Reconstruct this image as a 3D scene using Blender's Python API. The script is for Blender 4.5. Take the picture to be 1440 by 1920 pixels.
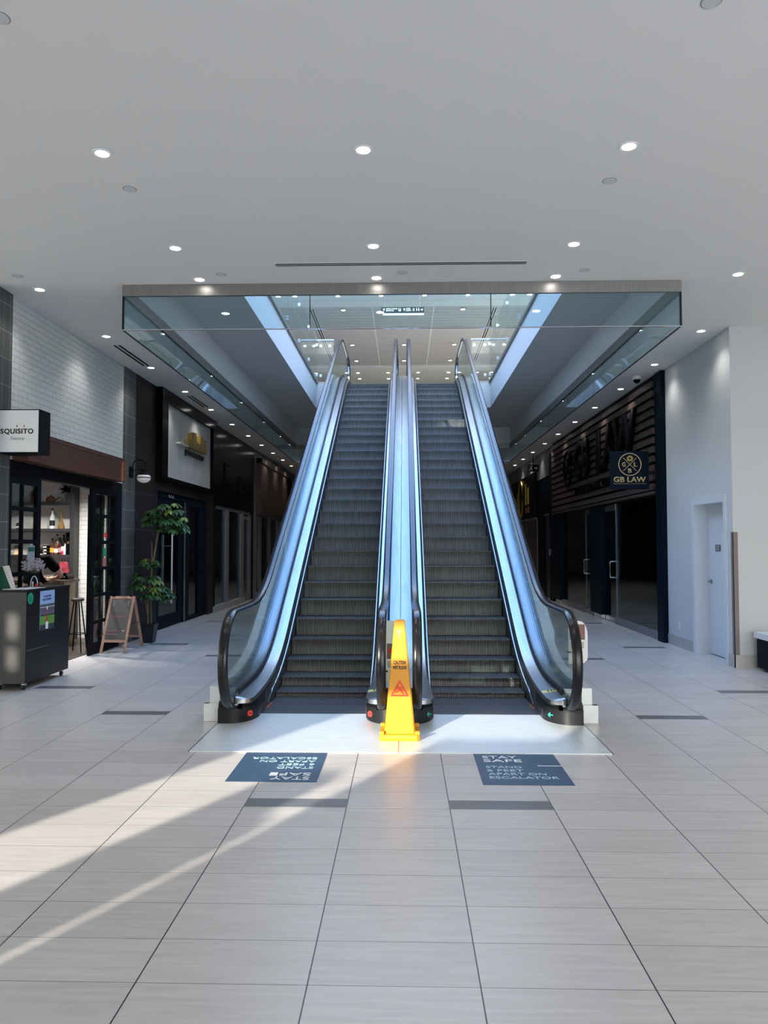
import bpy, bmesh, math, random
from mathutils import Vector, Matrix
random.seed(7)
for o in list(bpy.data.objects): bpy.data.objects.remove(o)
S = bpy.context.scene
COL = S.collection
PI = math.pi
# ------------------------------------------------------------------ camera
F_PX = 1450.0
cam = bpy.data.cameras.new('camera'); co = bpy.data.objects.new('camera', cam); COL.objects.link(co)
cam.sensor_fit = 'VERTICAL'; cam.sensor_height = 24.0; cam.lens = F_PX / 1920 * 24.0
cam.clip_start = 0.05; cam.clip_end = 400
yaw = math.atan(38 / F_PX); pitch = math.atan(62 / F_PX)
co.location = (0, 0, 1.545); co.rotation_euler = (PI / 2 + pitch, 0, yaw)
S.camera = co
# ------------------------------------------------------------------ exposure
vs = S.view_settings
S.display_settings.display_device = 'sRGB'
vs.view_transform = 'Standard'; vs.look = 'None'; vs.exposure = 0.35; vs.gamma = 1.0; vs.use_curve_mapping = False
# ------------------------------------------------------------------ sky: pale near the horizon, blue overhead
W = bpy.data.worlds.new('sky'); S.world = W; W.use_nodes = True
nt = W.node_tree; nt.nodes.clear()
tc = nt.nodes.new('ShaderNodeTexCoord'); sp = nt.nodes.new('ShaderNodeSeparateXYZ'); cr = nt.nodes.new('ShaderNodeValToRGB')
bg = nt.nodes.new('ShaderNodeBackground'); wo = nt.nodes.new('ShaderNodeOutputWorld')
nt.links.new(tc.outputs['Generated'], sp.inputs[0]); nt.links.new(sp.outputs['Z'], cr.inputs[0])
nt.links.new(cr.outputs[0], bg.inputs[0]); nt.links.new(bg.outputs[0], wo.inputs[0])
e = cr.color_ramp.elements; e[0].position = 0.0; e[0].color = (1.0, 0.985, 0.92, 1); e[1].position = 0.75; e[1].color = (0.23, 0.42, 0.84, 1)
m_ = cr.color_ramp.elements.new(0.25); m_.color = (0.94, 0.965, 0.95, 1)
SKY = 5.5
bg.inputs[1].default_value = SKY
# ------------------------------------------------------------------ sun
SUN_AZ, SUN_EL = math.radians(28.5), math.radians(15)      # travels towards +Y and +X, downwards
sd = bpy.data.lights.new('sun', 'SUN'); sd.energy = 9; sd.angle = math.radians(0.53); sd.color = (1.0, 0.93, 0.82)
so = bpy.data.objects.new('sun', sd); COL.objects.link(so)
SDIR = Vector((math.sin(SUN_AZ) * math.cos(SUN_EL), math.cos(SUN_AZ) * math.cos(SUN_EL), -math.sin(SUN_EL)))
so.rotation_euler = SDIR.to_track_quat('-Z', 'Y').to_euler(); so.location = (-10, -12, 8)
SPOT_W = 16.0

# ------------------------------------------------------------------ materials
MATS = {}
def mat(name, col, rough=0.5, metal=0.0, emit=None, es=0.0, noise=None, spec=0.5, bump=None, coat=0.0):
    if name in MATS: return MATS[name]
    m = bpy.data.materials.new(name); m.use_nodes = True; t = m.node_tree; b = t.nodes['Principled BSDF']
    b.inputs['Base Color'].default_value = (*col, 1); b.inputs['Roughness'].default_value = rough
    b.inputs['Metallic'].default_value = metal; b.inputs['Specular IOR Level'].default_value = spec
    b.inputs['Coat Weight'].default_value = coat
    if emit: b.inputs['Emission Color'].default_value = (*emit, 1); b.inputs['Emission Strength'].default_value = es
    if noise or bump:
        c = t.nodes.new('ShaderNodeTexCoord'); mp = t.nodes.new('ShaderNodeMapping'); n = t.nodes.new('ShaderNodeTexNoise')
        t.links.new(c.outputs['Object'], mp.inputs[0]); t.links.new(mp.outputs[0], n.inputs[0])
        n.inputs['Detail'].default_value = 5
        sc, amt, stretch = noise if noise else (bump[0], 0, (1, 1, 1))
        mp.inputs['Scale'].default_value = stretch; n.inputs['Scale'].default_value = sc
        if noise:
            r = t.nodes.new('ShaderNodeValToRGB'); t.links.new(n.outputs[0], r.inputs[0])
            r.color_ramp.elements[0].position = 0.3; r.color_ramp.elements[1].position = 0.7
            r.color_ramp.elements[0].color = (*[max(0, x * (1 - amt)) for x in col], 1)
            r.color_ramp.elements[1].color = (*[min(1, x * (1 + amt)) for x in col], 1)
            t.links.new(r.outputs[0], b.inputs['Base Color'])
        if bump:
            bn = t.nodes.new('ShaderNodeBump'); bn.inputs['Strength'].default_value = bump[1]; bn.inputs['Distance'].default_value = 0.01
            t.links.new(n.outputs[0], bn.inputs['Height']); t.links.new(bn.outputs[0], b.inputs['Normal'])
    MATS[name] = m; return m

def glass_mat(name, tint, refl=0.08, gcol=(0.9, 0.95, 1.0), k=.9):
    m = bpy.data.materials.new(name); m.use_nodes = True; t = m.node_tree; t.nodes.clear()
    o = t.nodes.new('ShaderNodeOutputMaterial'); mx = t.nodes.new('ShaderNodeMixShader')
    tr = t.nodes.new('ShaderNodeBsdfTransparent'); gl = t.nodes.new('ShaderNodeBsdfGlossy'); fr = t.nodes.new('ShaderNodeFresnel')
    tr.inputs[0].default_value = (*tint, 1); gl.inputs[0].default_value = (*gcol, 1); gl.inputs['Roughness'].default_value = 0.01
    fr.inputs[0].default_value = 1.5
    mt = t.nodes.new('ShaderNodeMath'); mt.operation = 'MULTIPLY_ADD'; mt.inputs[1].default_value = k; mt.inputs[2].default_value = refl - 0.04
    mt.use_clamp = True
    t.links.new(fr.outputs[0], mt.inputs[0]); t.links.new(mt.outputs[0], mx.inputs[0])
    t.links.new(tr.outputs[0], mx.inputs[1]); t.links.new(gl.outputs[0], mx.inputs[2]); t.links.new(mx.outputs[0], o.inputs[0])
    MATS[name] = m; return m

def nodes_of(m): return m.node_tree, m.node_tree.nodes, m.node_tree.links, m.node_tree.nodes['Principled BSDF']
def math_node(t, op, a, b=None, c=None):
    n = t.nodes.new('ShaderNodeMath'); n.operation = op
    for i, v in enumerate((a, b, c)):
        if v is None: continue
        if isinstance(v, (int, float)): n.inputs[i].default_value = v
        else: t.links.new(v, n.inputs[i])
    return n.outputs[0]
def line_mask(t, src, off, period, half):          # 1 on a joint, 0 elsewhere
    u = math_node(t, 'DIVIDE', math_node(t, 'SUBTRACT', src, off), period)
    d = math_node(t, 'ABSOLUTE', math_node(t, 'SUBTRACT', u, math_node(t, 'ROUND', u)))
    return math_node(t, 'LESS_THAN', d, half / period)
def floor_cell(t, src, off, period):
    return math_node(t, 'FLOOR', math_node(t, 'DIVIDE', math_node(t, 'SUBTRACT', src, off), period))

def tile_floor_mat():
    m = mat('porcelain_floor', (0.42, 0.39, 0.37), 0.33); t, N, L, b = nodes_of(m)
    g = N.new('ShaderNodeNewGeometry'); s = N.new('ShaderNodeSeparateXYZ'); L.new(g.outputs['Position'], s.inputs[0])
    X, Y = s.outputs[0], s.outputs[1]
    jx = line_mask(t, X, -0.343, 0.6087, 0.0026); jy = line_mask(t, Y, 5.822, 0.3044, 0.0016)
    cx = floor_cell(t, X, -0.343, 0.6087); cy = floor_cell(t, Y, 5.822, 0.3044)
    cm = N.new('ShaderNodeCombineXYZ'); L.new(cx, cm.inputs[0]); L.new(cy, cm.inputs[1])
    wn = N.new('ShaderNodeTexWhiteNoise'); wn.noise_dimensions = '3D'; L.new(cm.outputs[0], wn.inputs[0])
    # linear grain along X, different in each tile
    ad = N.new('ShaderNodeVectorMath'); ad.operation = 'MULTIPLY_ADD'
    L.new(g.outputs['Position'], ad.inputs[0]); ad.inputs[1].default_value = (2.2, 26, 1); L.new(wn.outputs[1], ad.inputs[2])
    sc = N.new('ShaderNodeVectorMath'); sc.operation = 'MULTIPLY_ADD'; L.new(wn.outputs[1], sc.inputs[0]); sc.inputs[1].default_value = (30, 30, 30); L.new(ad.outputs[0], sc.inputs[2])
    n = N.new('ShaderNodeTexNoise'); n.inputs['Scale'].default_value = 1.3; n.inputs['Detail'].default_value = 7; n.inputs['Roughness'].default_value = 0.62; L.new(sc.outputs[0], n.inputs[0])
    r = N.new('ShaderNodeValToRGB'); L.new(n.outputs[0], r.inputs[0])
    r.color_ramp.elements[0].position = 0.32; r.color_ramp.elements[0].color = (0.50, 0.470, 0.442, 1)
    r.color_ramp.elements[1].position = 0.70; r.color_ramp.elements[1].color = (0.60, 0.570, 0.54, 1)
    hv = N.new('ShaderNodeHueSaturation'); L.new(r.outputs[0], hv.inputs['Color'])
    v = math_node(t, 'MULTIPLY_ADD', wn.outputs[0], 0.10, 0.95); L.new(v, hv.inputs['Value'])
    m1 = N.new('ShaderNodeMix'); m1.data_type = 'RGBA'; L.new(jy, m1.inputs[0]); L.new(hv.outputs[0], m1.inputs[6]); m1.inputs[7].default_value = (0.10, 0.10, 0.10, 1)
    m2 = N.new('ShaderNodeMix'); m2.data_type = 'RGBA'; L.new(jx, m2.inputs[0]); L.new(m1.outputs[2], m2.inputs[6]); m2.inputs[7].default_value = (0.012, 0.012, 0.018, 1)
    L.new(m2.outputs[2], b.inputs['Base Color'])
    return m

def brick_mat(name, c1, c2, mortar, w, h, plane='YZ', gap=0.006, off=0.5, rough=0.6, bump=0.6, nscale=20, streak=None):
    m = mat(name, c1, rough, spec=.25); t, N, L, b = nodes_of(m)
    g = N.new('ShaderNodeNewGeometry'); s = N.new('ShaderNodeSeparateXYZ'); L.new(g.outputs['Position'], s.inputs[0])
    cm = N.new('ShaderNodeCombineXYZ')
    L.new(s.outputs['XYZ'.index(plane[0])], cm.inputs[0]); L.new(s.outputs['XYZ'.index(plane[1])], cm.inputs[1])
    k = N.new('ShaderNodeTexBrick'); L.new(cm.outputs[0], k.inputs[0])
    k.inputs['Color1'].default_value = (*c1, 1); k.inputs['Color2'].default_value = (*c2, 1); k.inputs['Mortar'].default_value = (*mortar, 1)
    k.inputs['Scale'].default_value = 1.0; k.inputs['Mortar Size'].default_value = gap; k.inputs['Mortar Smooth'].default_value = 0.3
    k.inputs['Brick Width'].default_value = w; k.inputs['Row Height'].default_value = h; k.offset = off; k.inputs['Bias'].default_value = 0
    out = k.outputs['Color']
    if streak:
        mp = N.new('ShaderNodeMapping'); L.new(g.outputs['Position'], mp.inputs[0]); mp.inputs['Scale'].default_value = streak[0]
        n = N.new('ShaderNodeTexNoise'); n.inputs['Scale'].default_value = 1.0; n.inputs['Detail'].default_value = 6; L.new(mp.outputs[0], n.inputs[0])
        mu = N.new('ShaderNodeMix'); mu.data_type = 'RGBA'; mu.blend_type = 'OVERLAY'; mu.inputs[0].default_value = streak[1]
        L.new(out, mu.inputs[6]); L.new(n.outputs[0], mu.inputs[7]); out = mu.outputs[2]
    L.new(out, b.inputs['Base Color'])
    n2 = N.new('ShaderNodeTexNoise'); n2.inputs['Scale'].default_value = nscale; L.new(g.outputs['Position'], n2.inputs[0])
    hgt = math_node(t, 'SUBTRACT', math_node(t, 'MULTIPLY', n2.outputs[0], 0.6), k.outputs['Fac'])
    bn = N.new('ShaderNodeBump'); bn.inputs['Strength'].default_value = bump; bn.inputs['Distance'].default_value = 0.012
    L.new(hgt, bn.inputs['Height']); L.new(bn.outputs[0], b.inputs['Normal'])
    return m

def rib_mat(name, c_hi, c_lo, period, axis='X', rough=0.4, metal=0.6, duty=0.5, bumpd=0.004):
    m = mat(name, c_hi, rough, metal); t, N, L, b = nodes_of(m)
    g = N.new('ShaderNodeNewGeometry'); s = N.new('ShaderNodeSeparateXYZ'); L.new(g.outputs['Position'], s.inputs[0])
    src = s.outputs['XYZ'.index(axis)]
    u = math_node(t, 'FRACT', math_node(t, 'DIVIDE', src, period))
    d = math_node(t, 'ABSOLUTE', math_node(t, 'SUBTRACT', u, 0.5))
    mr = N.new('ShaderNodeMapRange'); L.new(d, mr.inputs[0]); mr.inputs[1].default_value = 0.25 * duty * 2 - 0.08; mr.inputs[2].default_value = 0.25 * duty * 2 + 0.08
    mx = N.new('ShaderNodeMix'); mx.data_type = 'RGBA'; L.new(mr.outputs[0], mx.inputs[0]); mx.inputs[6].default_value = (*c_lo, 1); mx.inputs[7].default_value = (*c_hi, 1)
    n = N.new('ShaderNodeTexNoise'); n.inputs['Scale'].default_value = 6; mp = N.new('ShaderNodeMapping'); mp.inputs['Scale'].default_value = (8, 1, 0.6) if axis == 'X' else (.8, 9, 1)
    L.new(g.outputs['Position'], mp.inputs[0]); L.new(mp.outputs[0], n.inputs[0])
    mu = N.new('ShaderNodeMix'); mu.data_type = 'RGBA'; mu.blend_type = 'OVERLAY'; mu.inputs[0].default_value = 0.5
    L.new(mx.outputs[2], mu.inputs[6]); L.new(n.outputs[0], mu.inputs[7]); L.new(mu.outputs[2], b.inputs['Base Color'])
    bn = N.new('ShaderNodeBump'); bn.inputs['Strength'].default_value = 0.6; bn.inputs['Distance'].default_value = bumpd
    L.new(mr.outputs[0], bn.inputs['Height']); L.new(bn.outputs[0], b.inputs['Normal'])
    return m

M_FLOOR = tile_floor_mat()
M_ACC = mat('grey_accent_tile', (0.15, 0.15, 0.155), 0.35, noise=(3, 0.12, (2, 20, 1)))
M_CEIL = mat('ceiling_paint', (0.79, 0.79, 0.765), 0.9)
M_WALL = mat('white_wall_paint', (0.58, 0.60, 0.60), 0.75)
M_UWALL = mat('upper_wall_paint', (0.62, 0.64, 0.66), 0.8)
M_BRICK = brick_mat('white_painted_brick', (0.66, 0.69, 0.675), (0.70, 0.73, 0.715), (0.58, 0.605, 0.60), 0.21, 0.072, bump=1.0, nscale=14)
M_TILE = brick_mat('grey_ribbed_tile', (0.090, 0.093, 0.092), (0.104, 0.108, 0.106), (0.30, 0.31, 0.31), 0.60, 0.30, gap=0.004, off=0.0, rough=0.45, bump=0.3, streak=((1, 38, 0.4), 0.85))
M_TILE2 = brick_mat('brown_ribbed_tile', (0.016, 0.0135, 0.0125), (0.021, 0.0175, 0.016), (0.10, 0.09, 0.08), 0.60, 0.60, gap=0.003, off=0.0, rough=0.55, bump=0.3, streak=((1, 30, 0.4), 0.8))
M_IBRICK = brick_mat('interior_white_brick', (0.80, 0.79, 0.77), (0.84, 0.83, 0.80), (0.60, 0.59, 0.57), 0.25, 0.075, plane='XZ', bump=0.5)
M_BLACK = mat('black_metal', (0.005, 0.006, 0.008), 0.6, spec=.1)
M_NAVY = mat('blue_black_frame', (0.005, 0.008, 0.018), 0.6, spec=.1)
M_BLKG = mat('black_gloss_panel', (0.003, 0.003, 0.004), 0.22, spec=.07)
M_RUB = mat('black_rubber', (0.006, 0.006, 0.008), 0.26, spec=0.4)
M_BOOT = mat('black_plastic', (0.009, 0.010, 0.012), 0.42, spec=.25)
M_STEEL = mat('brushed_steel', (0.34, 0.36, 0.38), 0.28, 1.0, noise=(5, 0.10, (6, 0.5, 0.5)))
M_TRIMM = mat('satin_aluminium', (0.30, 0.285, 0.265), 0.42, 0.85, noise=(7, 0.08, (6, 6, 0.6)))
M_CHROME = mat('polished_chrome', (0.80, 0.82, 0.85), 0.12, 1.0)
M_SKIRT = mat('dark_skirt', (0.055, 0.060, 0.068), 0.35, 0.5)
M_CLAD = mat('light_metal_cladding', (0.66, 0.67, 0.66), 0.42, 0.3, noise=(9, 0.06, (1, 1, 1)))
M_STEP = rib_mat('grooved_step', (0.20, 0.205, 0.195), (0.042, 0.045, 0.047), 0.0185, 'X', 0.5, 0.45)
M_TREAD = rib_mat('grooved_tread', (0.11, 0.115, 0.12), (0.02, 0.02, 0.022), 0.0185, 'X', 0.45, 0.5)
M_COMB = mat('combplate_metal', (0.07, 0.073, 0.08), 0.42, 0.7)
M_LAND = rib_mat('landing_plate_metal', (0.80, 0.85, 0.84), (0.66, 0.70, 0.70), 0.034, 'Y', 0.38, 0.35, duty=0.6, bumpd=0.0015)
M_YEL = mat('yellow_plastic', (0.62, 0.265, 0.004), 0.38, noise=(3, 0.04, (1, 1, 1)))
M_RED = mat('red_print', (0.75, 0.03, 0.02), 0.5)
M_INK = mat('black_print', (0.012, 0.012, 0.016), 0.5)
M_BLUE = mat('navy_vinyl', (0.028, 0.068, 0.125), 0.42, noise=(8, 0.12, (1, 1, 1)))
M_CYAN = mat('pale_blue_print', (0.42, 0.60, 0.64), 0.5)
M_WHT = mat('white_print', (0.80, 0.80, 0.78), 0.5)
M_WPL = mat('white_plastic', (0.78, 0.78, 0.77), 0.45)
M_LENS = mat('lamp_lens', (1, 1, 1), 0.5, emit=(1.0, 0.98, 0.95), es=14)
M_LENS_DIM = mat('unlit_cover', (0.60, 0.61, 0.61), 0.6)
M_COP = mat('copper_brown_metal', (0.125, 0.058, 0.042), 0.36, 0.35, noise=(2, 0.10, (1, 1, 6)))
M_COPL = mat('copper_edge', (0.60, 0.28, 0.17), 0.28, 0.8)
M_WOODF = mat('oak_frame', (0.48, 0.27, 0.19), 0.5, noise=(6, 0.18, (1, 1, 8)))
M_CHALK = mat('chalkboard', (0.115, 0.100, 0.092), 0.7, noise=(5, 0.2, (1, 1, 1)))
M_SLAT = mat('dark_brown_slat', (0.070, 0.048, 0.044), 0.5, spec=.25, noise=(4, 0.28, (1, 0.4, 10)))
M_MARB = mat('brown_marble', (0.13, 0.085, 0.075), 0.35, noise=(2.2, 0.35, (1, 1, 2)))
M_GOLD = mat('gold_metal', (0.50, 0.36, 0.10), 0.30, 0.9)
M_GOLDP = mat('gold_print', (0.50, 0.38, 0.19), 0.45, 0.2)
M_NVY2 = mat('dark_navy_board', (0.003, 0.008, 0.016), 0.45, spec=.05)
M_PGREY = mat('grey_pilaster', (0.22, 0.22, 0.23), 0.6)
M_BASE = mat('beige_base_tile', (0.46, 0.45, 0.42), 0.42, noise=(3, 0.08, (1, 1, 6)))
M_CURB = mat('dark_grey_curb', (0.20, 0.20, 0.205), 0.4)
M_DOOR = mat('door_paint', (0.66, 0.70, 0.73), 0.5)
M_GUARD = mat('taupe_vinyl', (0.20, 0.165, 0.155), 0.5)
M_DARKIN = mat('dark_interior', (0.028, 0.027, 0.026), 0.9, spec=.1)
M_DFLOOR = mat('dark_wood_floor', (0.055, 0.038, 0.030), 0.4, noise=(3, 0.3, (8, 1, 1)))
M_PANEL = mat('pale_concrete_panel', (0.58, 0.585, 0.58), 0.35, noise=(1.6, 0.12, (1, 5, 0.7)))
M_SLATC = mat('slatted_ceiling', (0.56, 0.54, 0.53), 0.6)
M_WFRAME = mat('pale_window_frame', (0.26, 0.265, 0.28), 0.45, 0.3)
M_LEAF = mat('green_leaf', (0.032, 0.095, 0.024), 0.42, noise=(7, 0.45, (1, 1, 1)))
M_LEAF2 = mat('yellow_green_leaf', (0.14, 0.20, 0.035), 0.45, noise=(7, 0.35, (1, 1, 1)))
M_STEM = mat('tan_stem', (0.20, 0.15, 0.09), 0.7)
M_POT = mat('dark_planter', (0.008, 0.010, 0.014), 0.35)
M_SOIL = mat('soil', (0.03, 0.022, 0.015), 0.95)
M_CLEAR = glass_mat('clear_glass', (0.93, 0.965, 0.96), 0.05, k=.4)
M_CURT = glass_mat('curtain_glass', (0.82, 0.91, 0.92), 0.08, k=.42)
M_BAL = glass_mat('balustrade_glass', (0.90, 0.955, 0.94), 0.06, k=.42)
M_DGL = glass_mat('shopfront_glass', (0.66, 0.72, 0.72), 0.06, k=.75)
M_SKIN = mat('skin', (0.42, 0.24, 0.17), 0.5)
M_SHIRT = mat('black_cloth', (0.004, 0.004, 0.005), 0.9, spec=.05)
M_HAIR = mat('dark_hair', (0.02, 0.014, 0.01), 0.6)

# ------------------------------------------------------------------ mesh helper
ORG = {}
class MB:
    def __init__(s): s.bm = bmesh.new(); s.mi = 0
    def face(s, vs):
        try:
            f = s.bm.faces.new(vs); f.material_index = s.mi; return f
        except ValueError: return None
    def quad(s, *p): s.face([s.bm.verts.new(q) for q in p]); return s
    def box(s, x0, x1, y0, y1, z0, z1, bev=0.0):
        p = [s.bm.verts.new((x, y, z)) for x in (x0, x1) for y in (y0, y1) for z in (z0, z1)]
        fs = [s.face([p[i] for i in q]) for q in ((0, 1, 3, 2), (4, 6, 7, 5), (0, 4, 5, 1), (2, 3, 7, 6), (0, 2, 6, 4), (1, 5, 7, 3))]
        if bev > 0:
            ed = {e for f in fs for e in f.edges}
            r = bmesh.ops.bevel(s.bm, geom=list(ed), offset=bev, segments=2, profile=0.6, affect='EDGES')
            for f in r['faces']: f.material_index = s.mi
        return s
    def prism(s, poly, a, b, ax='X'):              # poly in the plane normal to ax
        def pt(u, v, w): return {'X': (w, u, v), 'Y': (u, w, v), 'Z': (u, v, w)}[ax]
        A = [s.bm.verts.new(pt(u, v, a)) for u, v in poly]; B = [s.bm.verts.new(pt(u, v, b)) for u, v in poly]
        n = len(poly); s.face(A); s.face(B[::-1])
        for i in range(n): s.face([A[i], B[i], B[(i + 1) % n], A[(i + 1) % n]])
        return s
    def ring(s, rings, closed=True, cap=True):
        R = [[s.bm.verts.new(p) for p in r] for r in rings]
        for a, b in zip(R[:-1], R[1:]):
            n = len(a)
            for i in range(n if closed else n - 1): s.face([a[i], a[(i + 1) % n], b[(i + 1) % n], b[i]])
        if cap and closed: s.face(R[0][::-1]); s.face(R[-1])
        return s
    def tube(s, pts, r, n=10, flat=None):
        pts = [Vector(p) for p in pts]; R = []
        rr = r if isinstance(r, (list, tuple)) else [r] * len(pts)
        up = Vector((0, 0, 1)) if abs((pts[-1] - pts[0]).normalized().z) < 0.9 else Vector((1, 0, 0))
        for i, p in enumerate(pts):
            d = (pts[min(i + 1, len(pts) - 1)] - pts[max(i - 1, 0)]).normalized()
            a = d.cross(up).normalized(); b = a.cross(d).normalized()
            R.append([p + a * math.cos(2 * PI * k / n) * rr[i] + b * math.sin(2 * PI * k / n) * rr[i] for k in range(n)])
        return s.ring(R)
    def lathe(s, prof, c=(0, 0, 0), n=20, ax='Z'):
        R = []
        for r, h in prof:
            row = []
            for k in range(n):
                a = 2 * PI * k / n; u, v = math.cos(a) * max(r, 1e-4), math.sin(a) * max(r, 1e-4)
                q = {'Z': (u, v, h), 'Y': (u, h, v), 'X': (h, u, v)}[ax]
                row.append((c[0] + q[0], c[1] + q[1], c[2] + q[2]))
            R.append(row)
        return s.ring(R)
    def sweep(s, path, sec):                       # path: [(y,z)], sec: [(x,dz)] vertical offsets
        return s.ring([[(x, y, z + dz) for x, dz in sec] for y, z in path])
    def build(s, name, mats, parent=None, smooth=False, org=None, label=None):
        bm = s.bm; bmesh.ops.recalc_face_normals(bm, faces=bm.faces)
        o3 = Vector(org) if org is not None else (ORG.get(parent.name, Vector()) if parent else Vector())
        bmesh.ops.translate(bm, verts=bm.verts, vec=-o3)
        me = bpy.data.meshes.new(name); bm.to_mesh(me); bm.free()
        for m in (mats if isinstance(mats, (list, tuple)) else [mats]): me.materials.append(m)
        if smooth:
            for p in me.polygons: p.use_smooth = True
            try: me.set_sharp_from_angle(angle=math.radians(38))
            except Exception: pass
        o = bpy.data.objects.new(name, me); COL.objects.link(o)
        if parent: o.parent = parent
        else: o.location = o3
        ORG[o.name] = o3
        if label: o['label'] = label
        return o
def tag(o, label, cat, group=None, kind=None):
    if label: o['label'] = label
    if cat: o['category'] = cat
    if group: o['group'] = group
    if kind: o['kind'] = kind
    return o
def thing(name, loc, label, cat, group=None):
    o = bpy.data.objects.new(name, None); COL.objects.link(o); o.location = loc; o.empty_display_size = 0.1
    ORG[o.name] = Vector(loc); return tag(o, label, cat, group)
def struct(o): o['kind'] = 'structure'; return o
def copy_tree(o, parent=None, loc=None):
    c = o.copy(); COL.objects.link(c); ORG[c.name] = ORG.get(o.name, Vector())
    if parent: c.parent = parent
    if loc is not None: c.location = loc; ORG[c.name] = Vector(loc)
    for ch in list(o.children): copy_tree(ch, c)
    return c
def text(name, body, p0, U, V, m, parent, depth=0.004, bold=0.0, org=None, spacing=1.0, align='LEFT'):
    """text filling the box from p0 (lower left) along U (width vector) and V (height vector)"""
    cu = bpy.data.curves.new('t', 'FONT'); cu.body = body; cu.size = 1; cu.extrude = 0.0; cu.offset = bold; cu.space_character = spacing
    cu.space_line = 0.95; cu.align_x = align; cu.resolution_u = 4
    to = bpy.data.objects.new('t', cu); COL.objects.link(to)
    dg = bpy.context.evaluated_depsgraph_get(); dg.update()
    me = bpy.data.meshes.new_from_object(to.evaluated_get(dg))
    bpy.data.objects.remove(to); bpy.data.curves.remove(cu)
    bm = bmesh.new(); bm.from_mesh(me); bpy.data.meshes.remove(me)
    xs = [v.co.x for v in bm.verts]; ys = [v.co.y for v in bm.verts]
    x0, x1, y0, y1 = min(xs), max(xs), min(ys), max(ys)
    p0, U, V = Vector(p0), Vector(U), Vector(V); Nn = U.cross(V).normalized()
    r = bmesh.ops.extrude_face_region(bm, geom=list(bm.faces))
    ev = {g for g in r['geom'] if isinstance(g, bmesh.types.BMVert)}
    for v in bm.verts:
        v.co = p0 + U * ((v.co.x - x0) / (x1 - x0)) + V * ((v.co.y - y0) / (y1 - y0)) + (Nn * depth if v in ev else Vector())
    s = MB(); s.bm.free(); s.bm = bm
    return s.build(name, m, parent, org=org)
XL, XR, HC = -4.38, 4.17, 4.35
SEAM = -0.045

# ================================================================== SETTING
f = MB(); f.box(-14, 14, -3.2, 46, -0.1, 0.0)
f.mi = 1
for x, y in ((-.9517, 4.62), (.2657, 4.61), (-2.778, 7.06), (2.092, 7.0), (-3.995, 8.31), (3.309, 8.24), (3.309, 11.78), (-3.995, 11.99), (-3.995, 15.58), (-2.778, 10.74), (3.309, 15.42), (2.092, 10.57)):
    f.box(x + .004, x + .605, y, y + .15, -0.02, 0.0012)
struct(f.build('floor', [M_FLOOR, M_ACC]))
p = MB(); p.box(-60, 60, -60, -3.2, -0.2, -0.1)
struct(p.build('ground', mat('outside_paving', (0.55, 0.54, 0.52), 0.9)))
# lower ceiling and the floor slab above it, with the escalator well
c = MB()
c.box(-14, -3.03, -3.2, 46, HC, 5.40); c.box(2.93, 14, -3.2, 46, HC, 5.40)
c.box(-3.03, 2.93, -3.2, 8.17, HC, 5.40); c.box(-3.03, 2.93, 21.4, 46, HC, 5.40)
c.mi = 1
c.box(-3.03, -2.1, 8.17, 21.4, 4.81, 5.40); c.box(2.05, 2.93, 8.17, 21.4, 4.81, 5.40)
c.box(-2.1, 2.05, 8.17, 8.9, 4.81, 5.40); c.box(-2.1, 2.05, 20.6, 21.4, 4.81, 5.40)
c.box(-2.1, -1.66, 18.3, 20.6, 4.81, 5.40); c.box(1.58, 2.05, 18.3, 20.6, 4.81, 5.40)
struct(c.build('ceiling', [M_CEIL, M_WALL]))
jl = MB()
# upper storey shell
u = MB()
u.box(-7.2, 7.2, 20.6, 22.3, 8.5, 8.6); u.box(-7.2, 7.2, 29.7, 46, 8.42, 8.6)
u.box(-7.2, -4.2, -3.2, 0.1, 8.5, 8.6); u.box(-7.2, -4.2, 1.2, 20.6, 8.5, 8.6); u.box(-6.2, -4.2, 0.1, 1.2, 8.5, 8.6); u.box(4.2, 7.2, -3.2, 20.6, 8.5, 8.6); u.box(-4.2, 4.2, -3.2, 6.0, 8.5, 8.6); u.box(-4.2, 4.2, 19.0, 20.6, 8.5, 8.6)  # notch at the left edge added to let sun through to the steps
u.box(-4.3, -4.2, 6, 19, 8.6, 9.2); u.box(4.2, 4.3, 6, 19, 8.6, 9.2); u.box(-4.2, 4.2, 18.9, 19.0, 8.6, 9.2); u.box(-4.2, 4.2, 5.9, 6.0, 8.6, 9.2)
struct(u.build('ceiling', M_CEIL))
us = MB()
for k in range(25):
    us.box(-7.2, 7.2, 22.3 + k * .296, 22.3 + k * .296 + .272, 8.5, 8.53)
us.box(-7.2, 7.2, 22.3, 29.7, 8.54, 8.6)
us.mi = 1
for x in (-.935, .87): us.box(x - .02, x + .02, 22.3, 29.6, 8.49, 8.531)
struct(us.build('ceiling', [M_SLATC, M_CEIL]))
w = MB(); w.box(-7.4, -7.2, -3.2, 46, 5.4, 8.12); w.box(-7.4, -7.2, -3.2, .25, 8.12, 8.6); w.box(-7.4, -7.2, 1.02, 46, 8.12, 8.6); w.box(-7.4, -7.2, .25, 1.02, 8.12, 8.26); struct(w.build('wall_upper_left', M_UWALL))  # unseen gap near the top, cut to land a sun patch on the steps
w = MB(); w.box(7.2, 7.4, -3.2, 46, 5.4, 8.6); struct(w.build('wall_upper_right', M_UWALL))
w = MB(); w.box(-14, 14, 45.8, 46, 0, 8.6); w.box(13.8, 14, 10.1, 46, 0, HC); w.box(-14, -13.8, 8.3, 46, 0, HC); struct(w.build('wall_back', M_WALL))
w = MB(); w.box(-7.4, 7.4, -3.3, -3.2, 5.4, 8.6); struct(w.build('wall_upper_front', M_UWALL))

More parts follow.
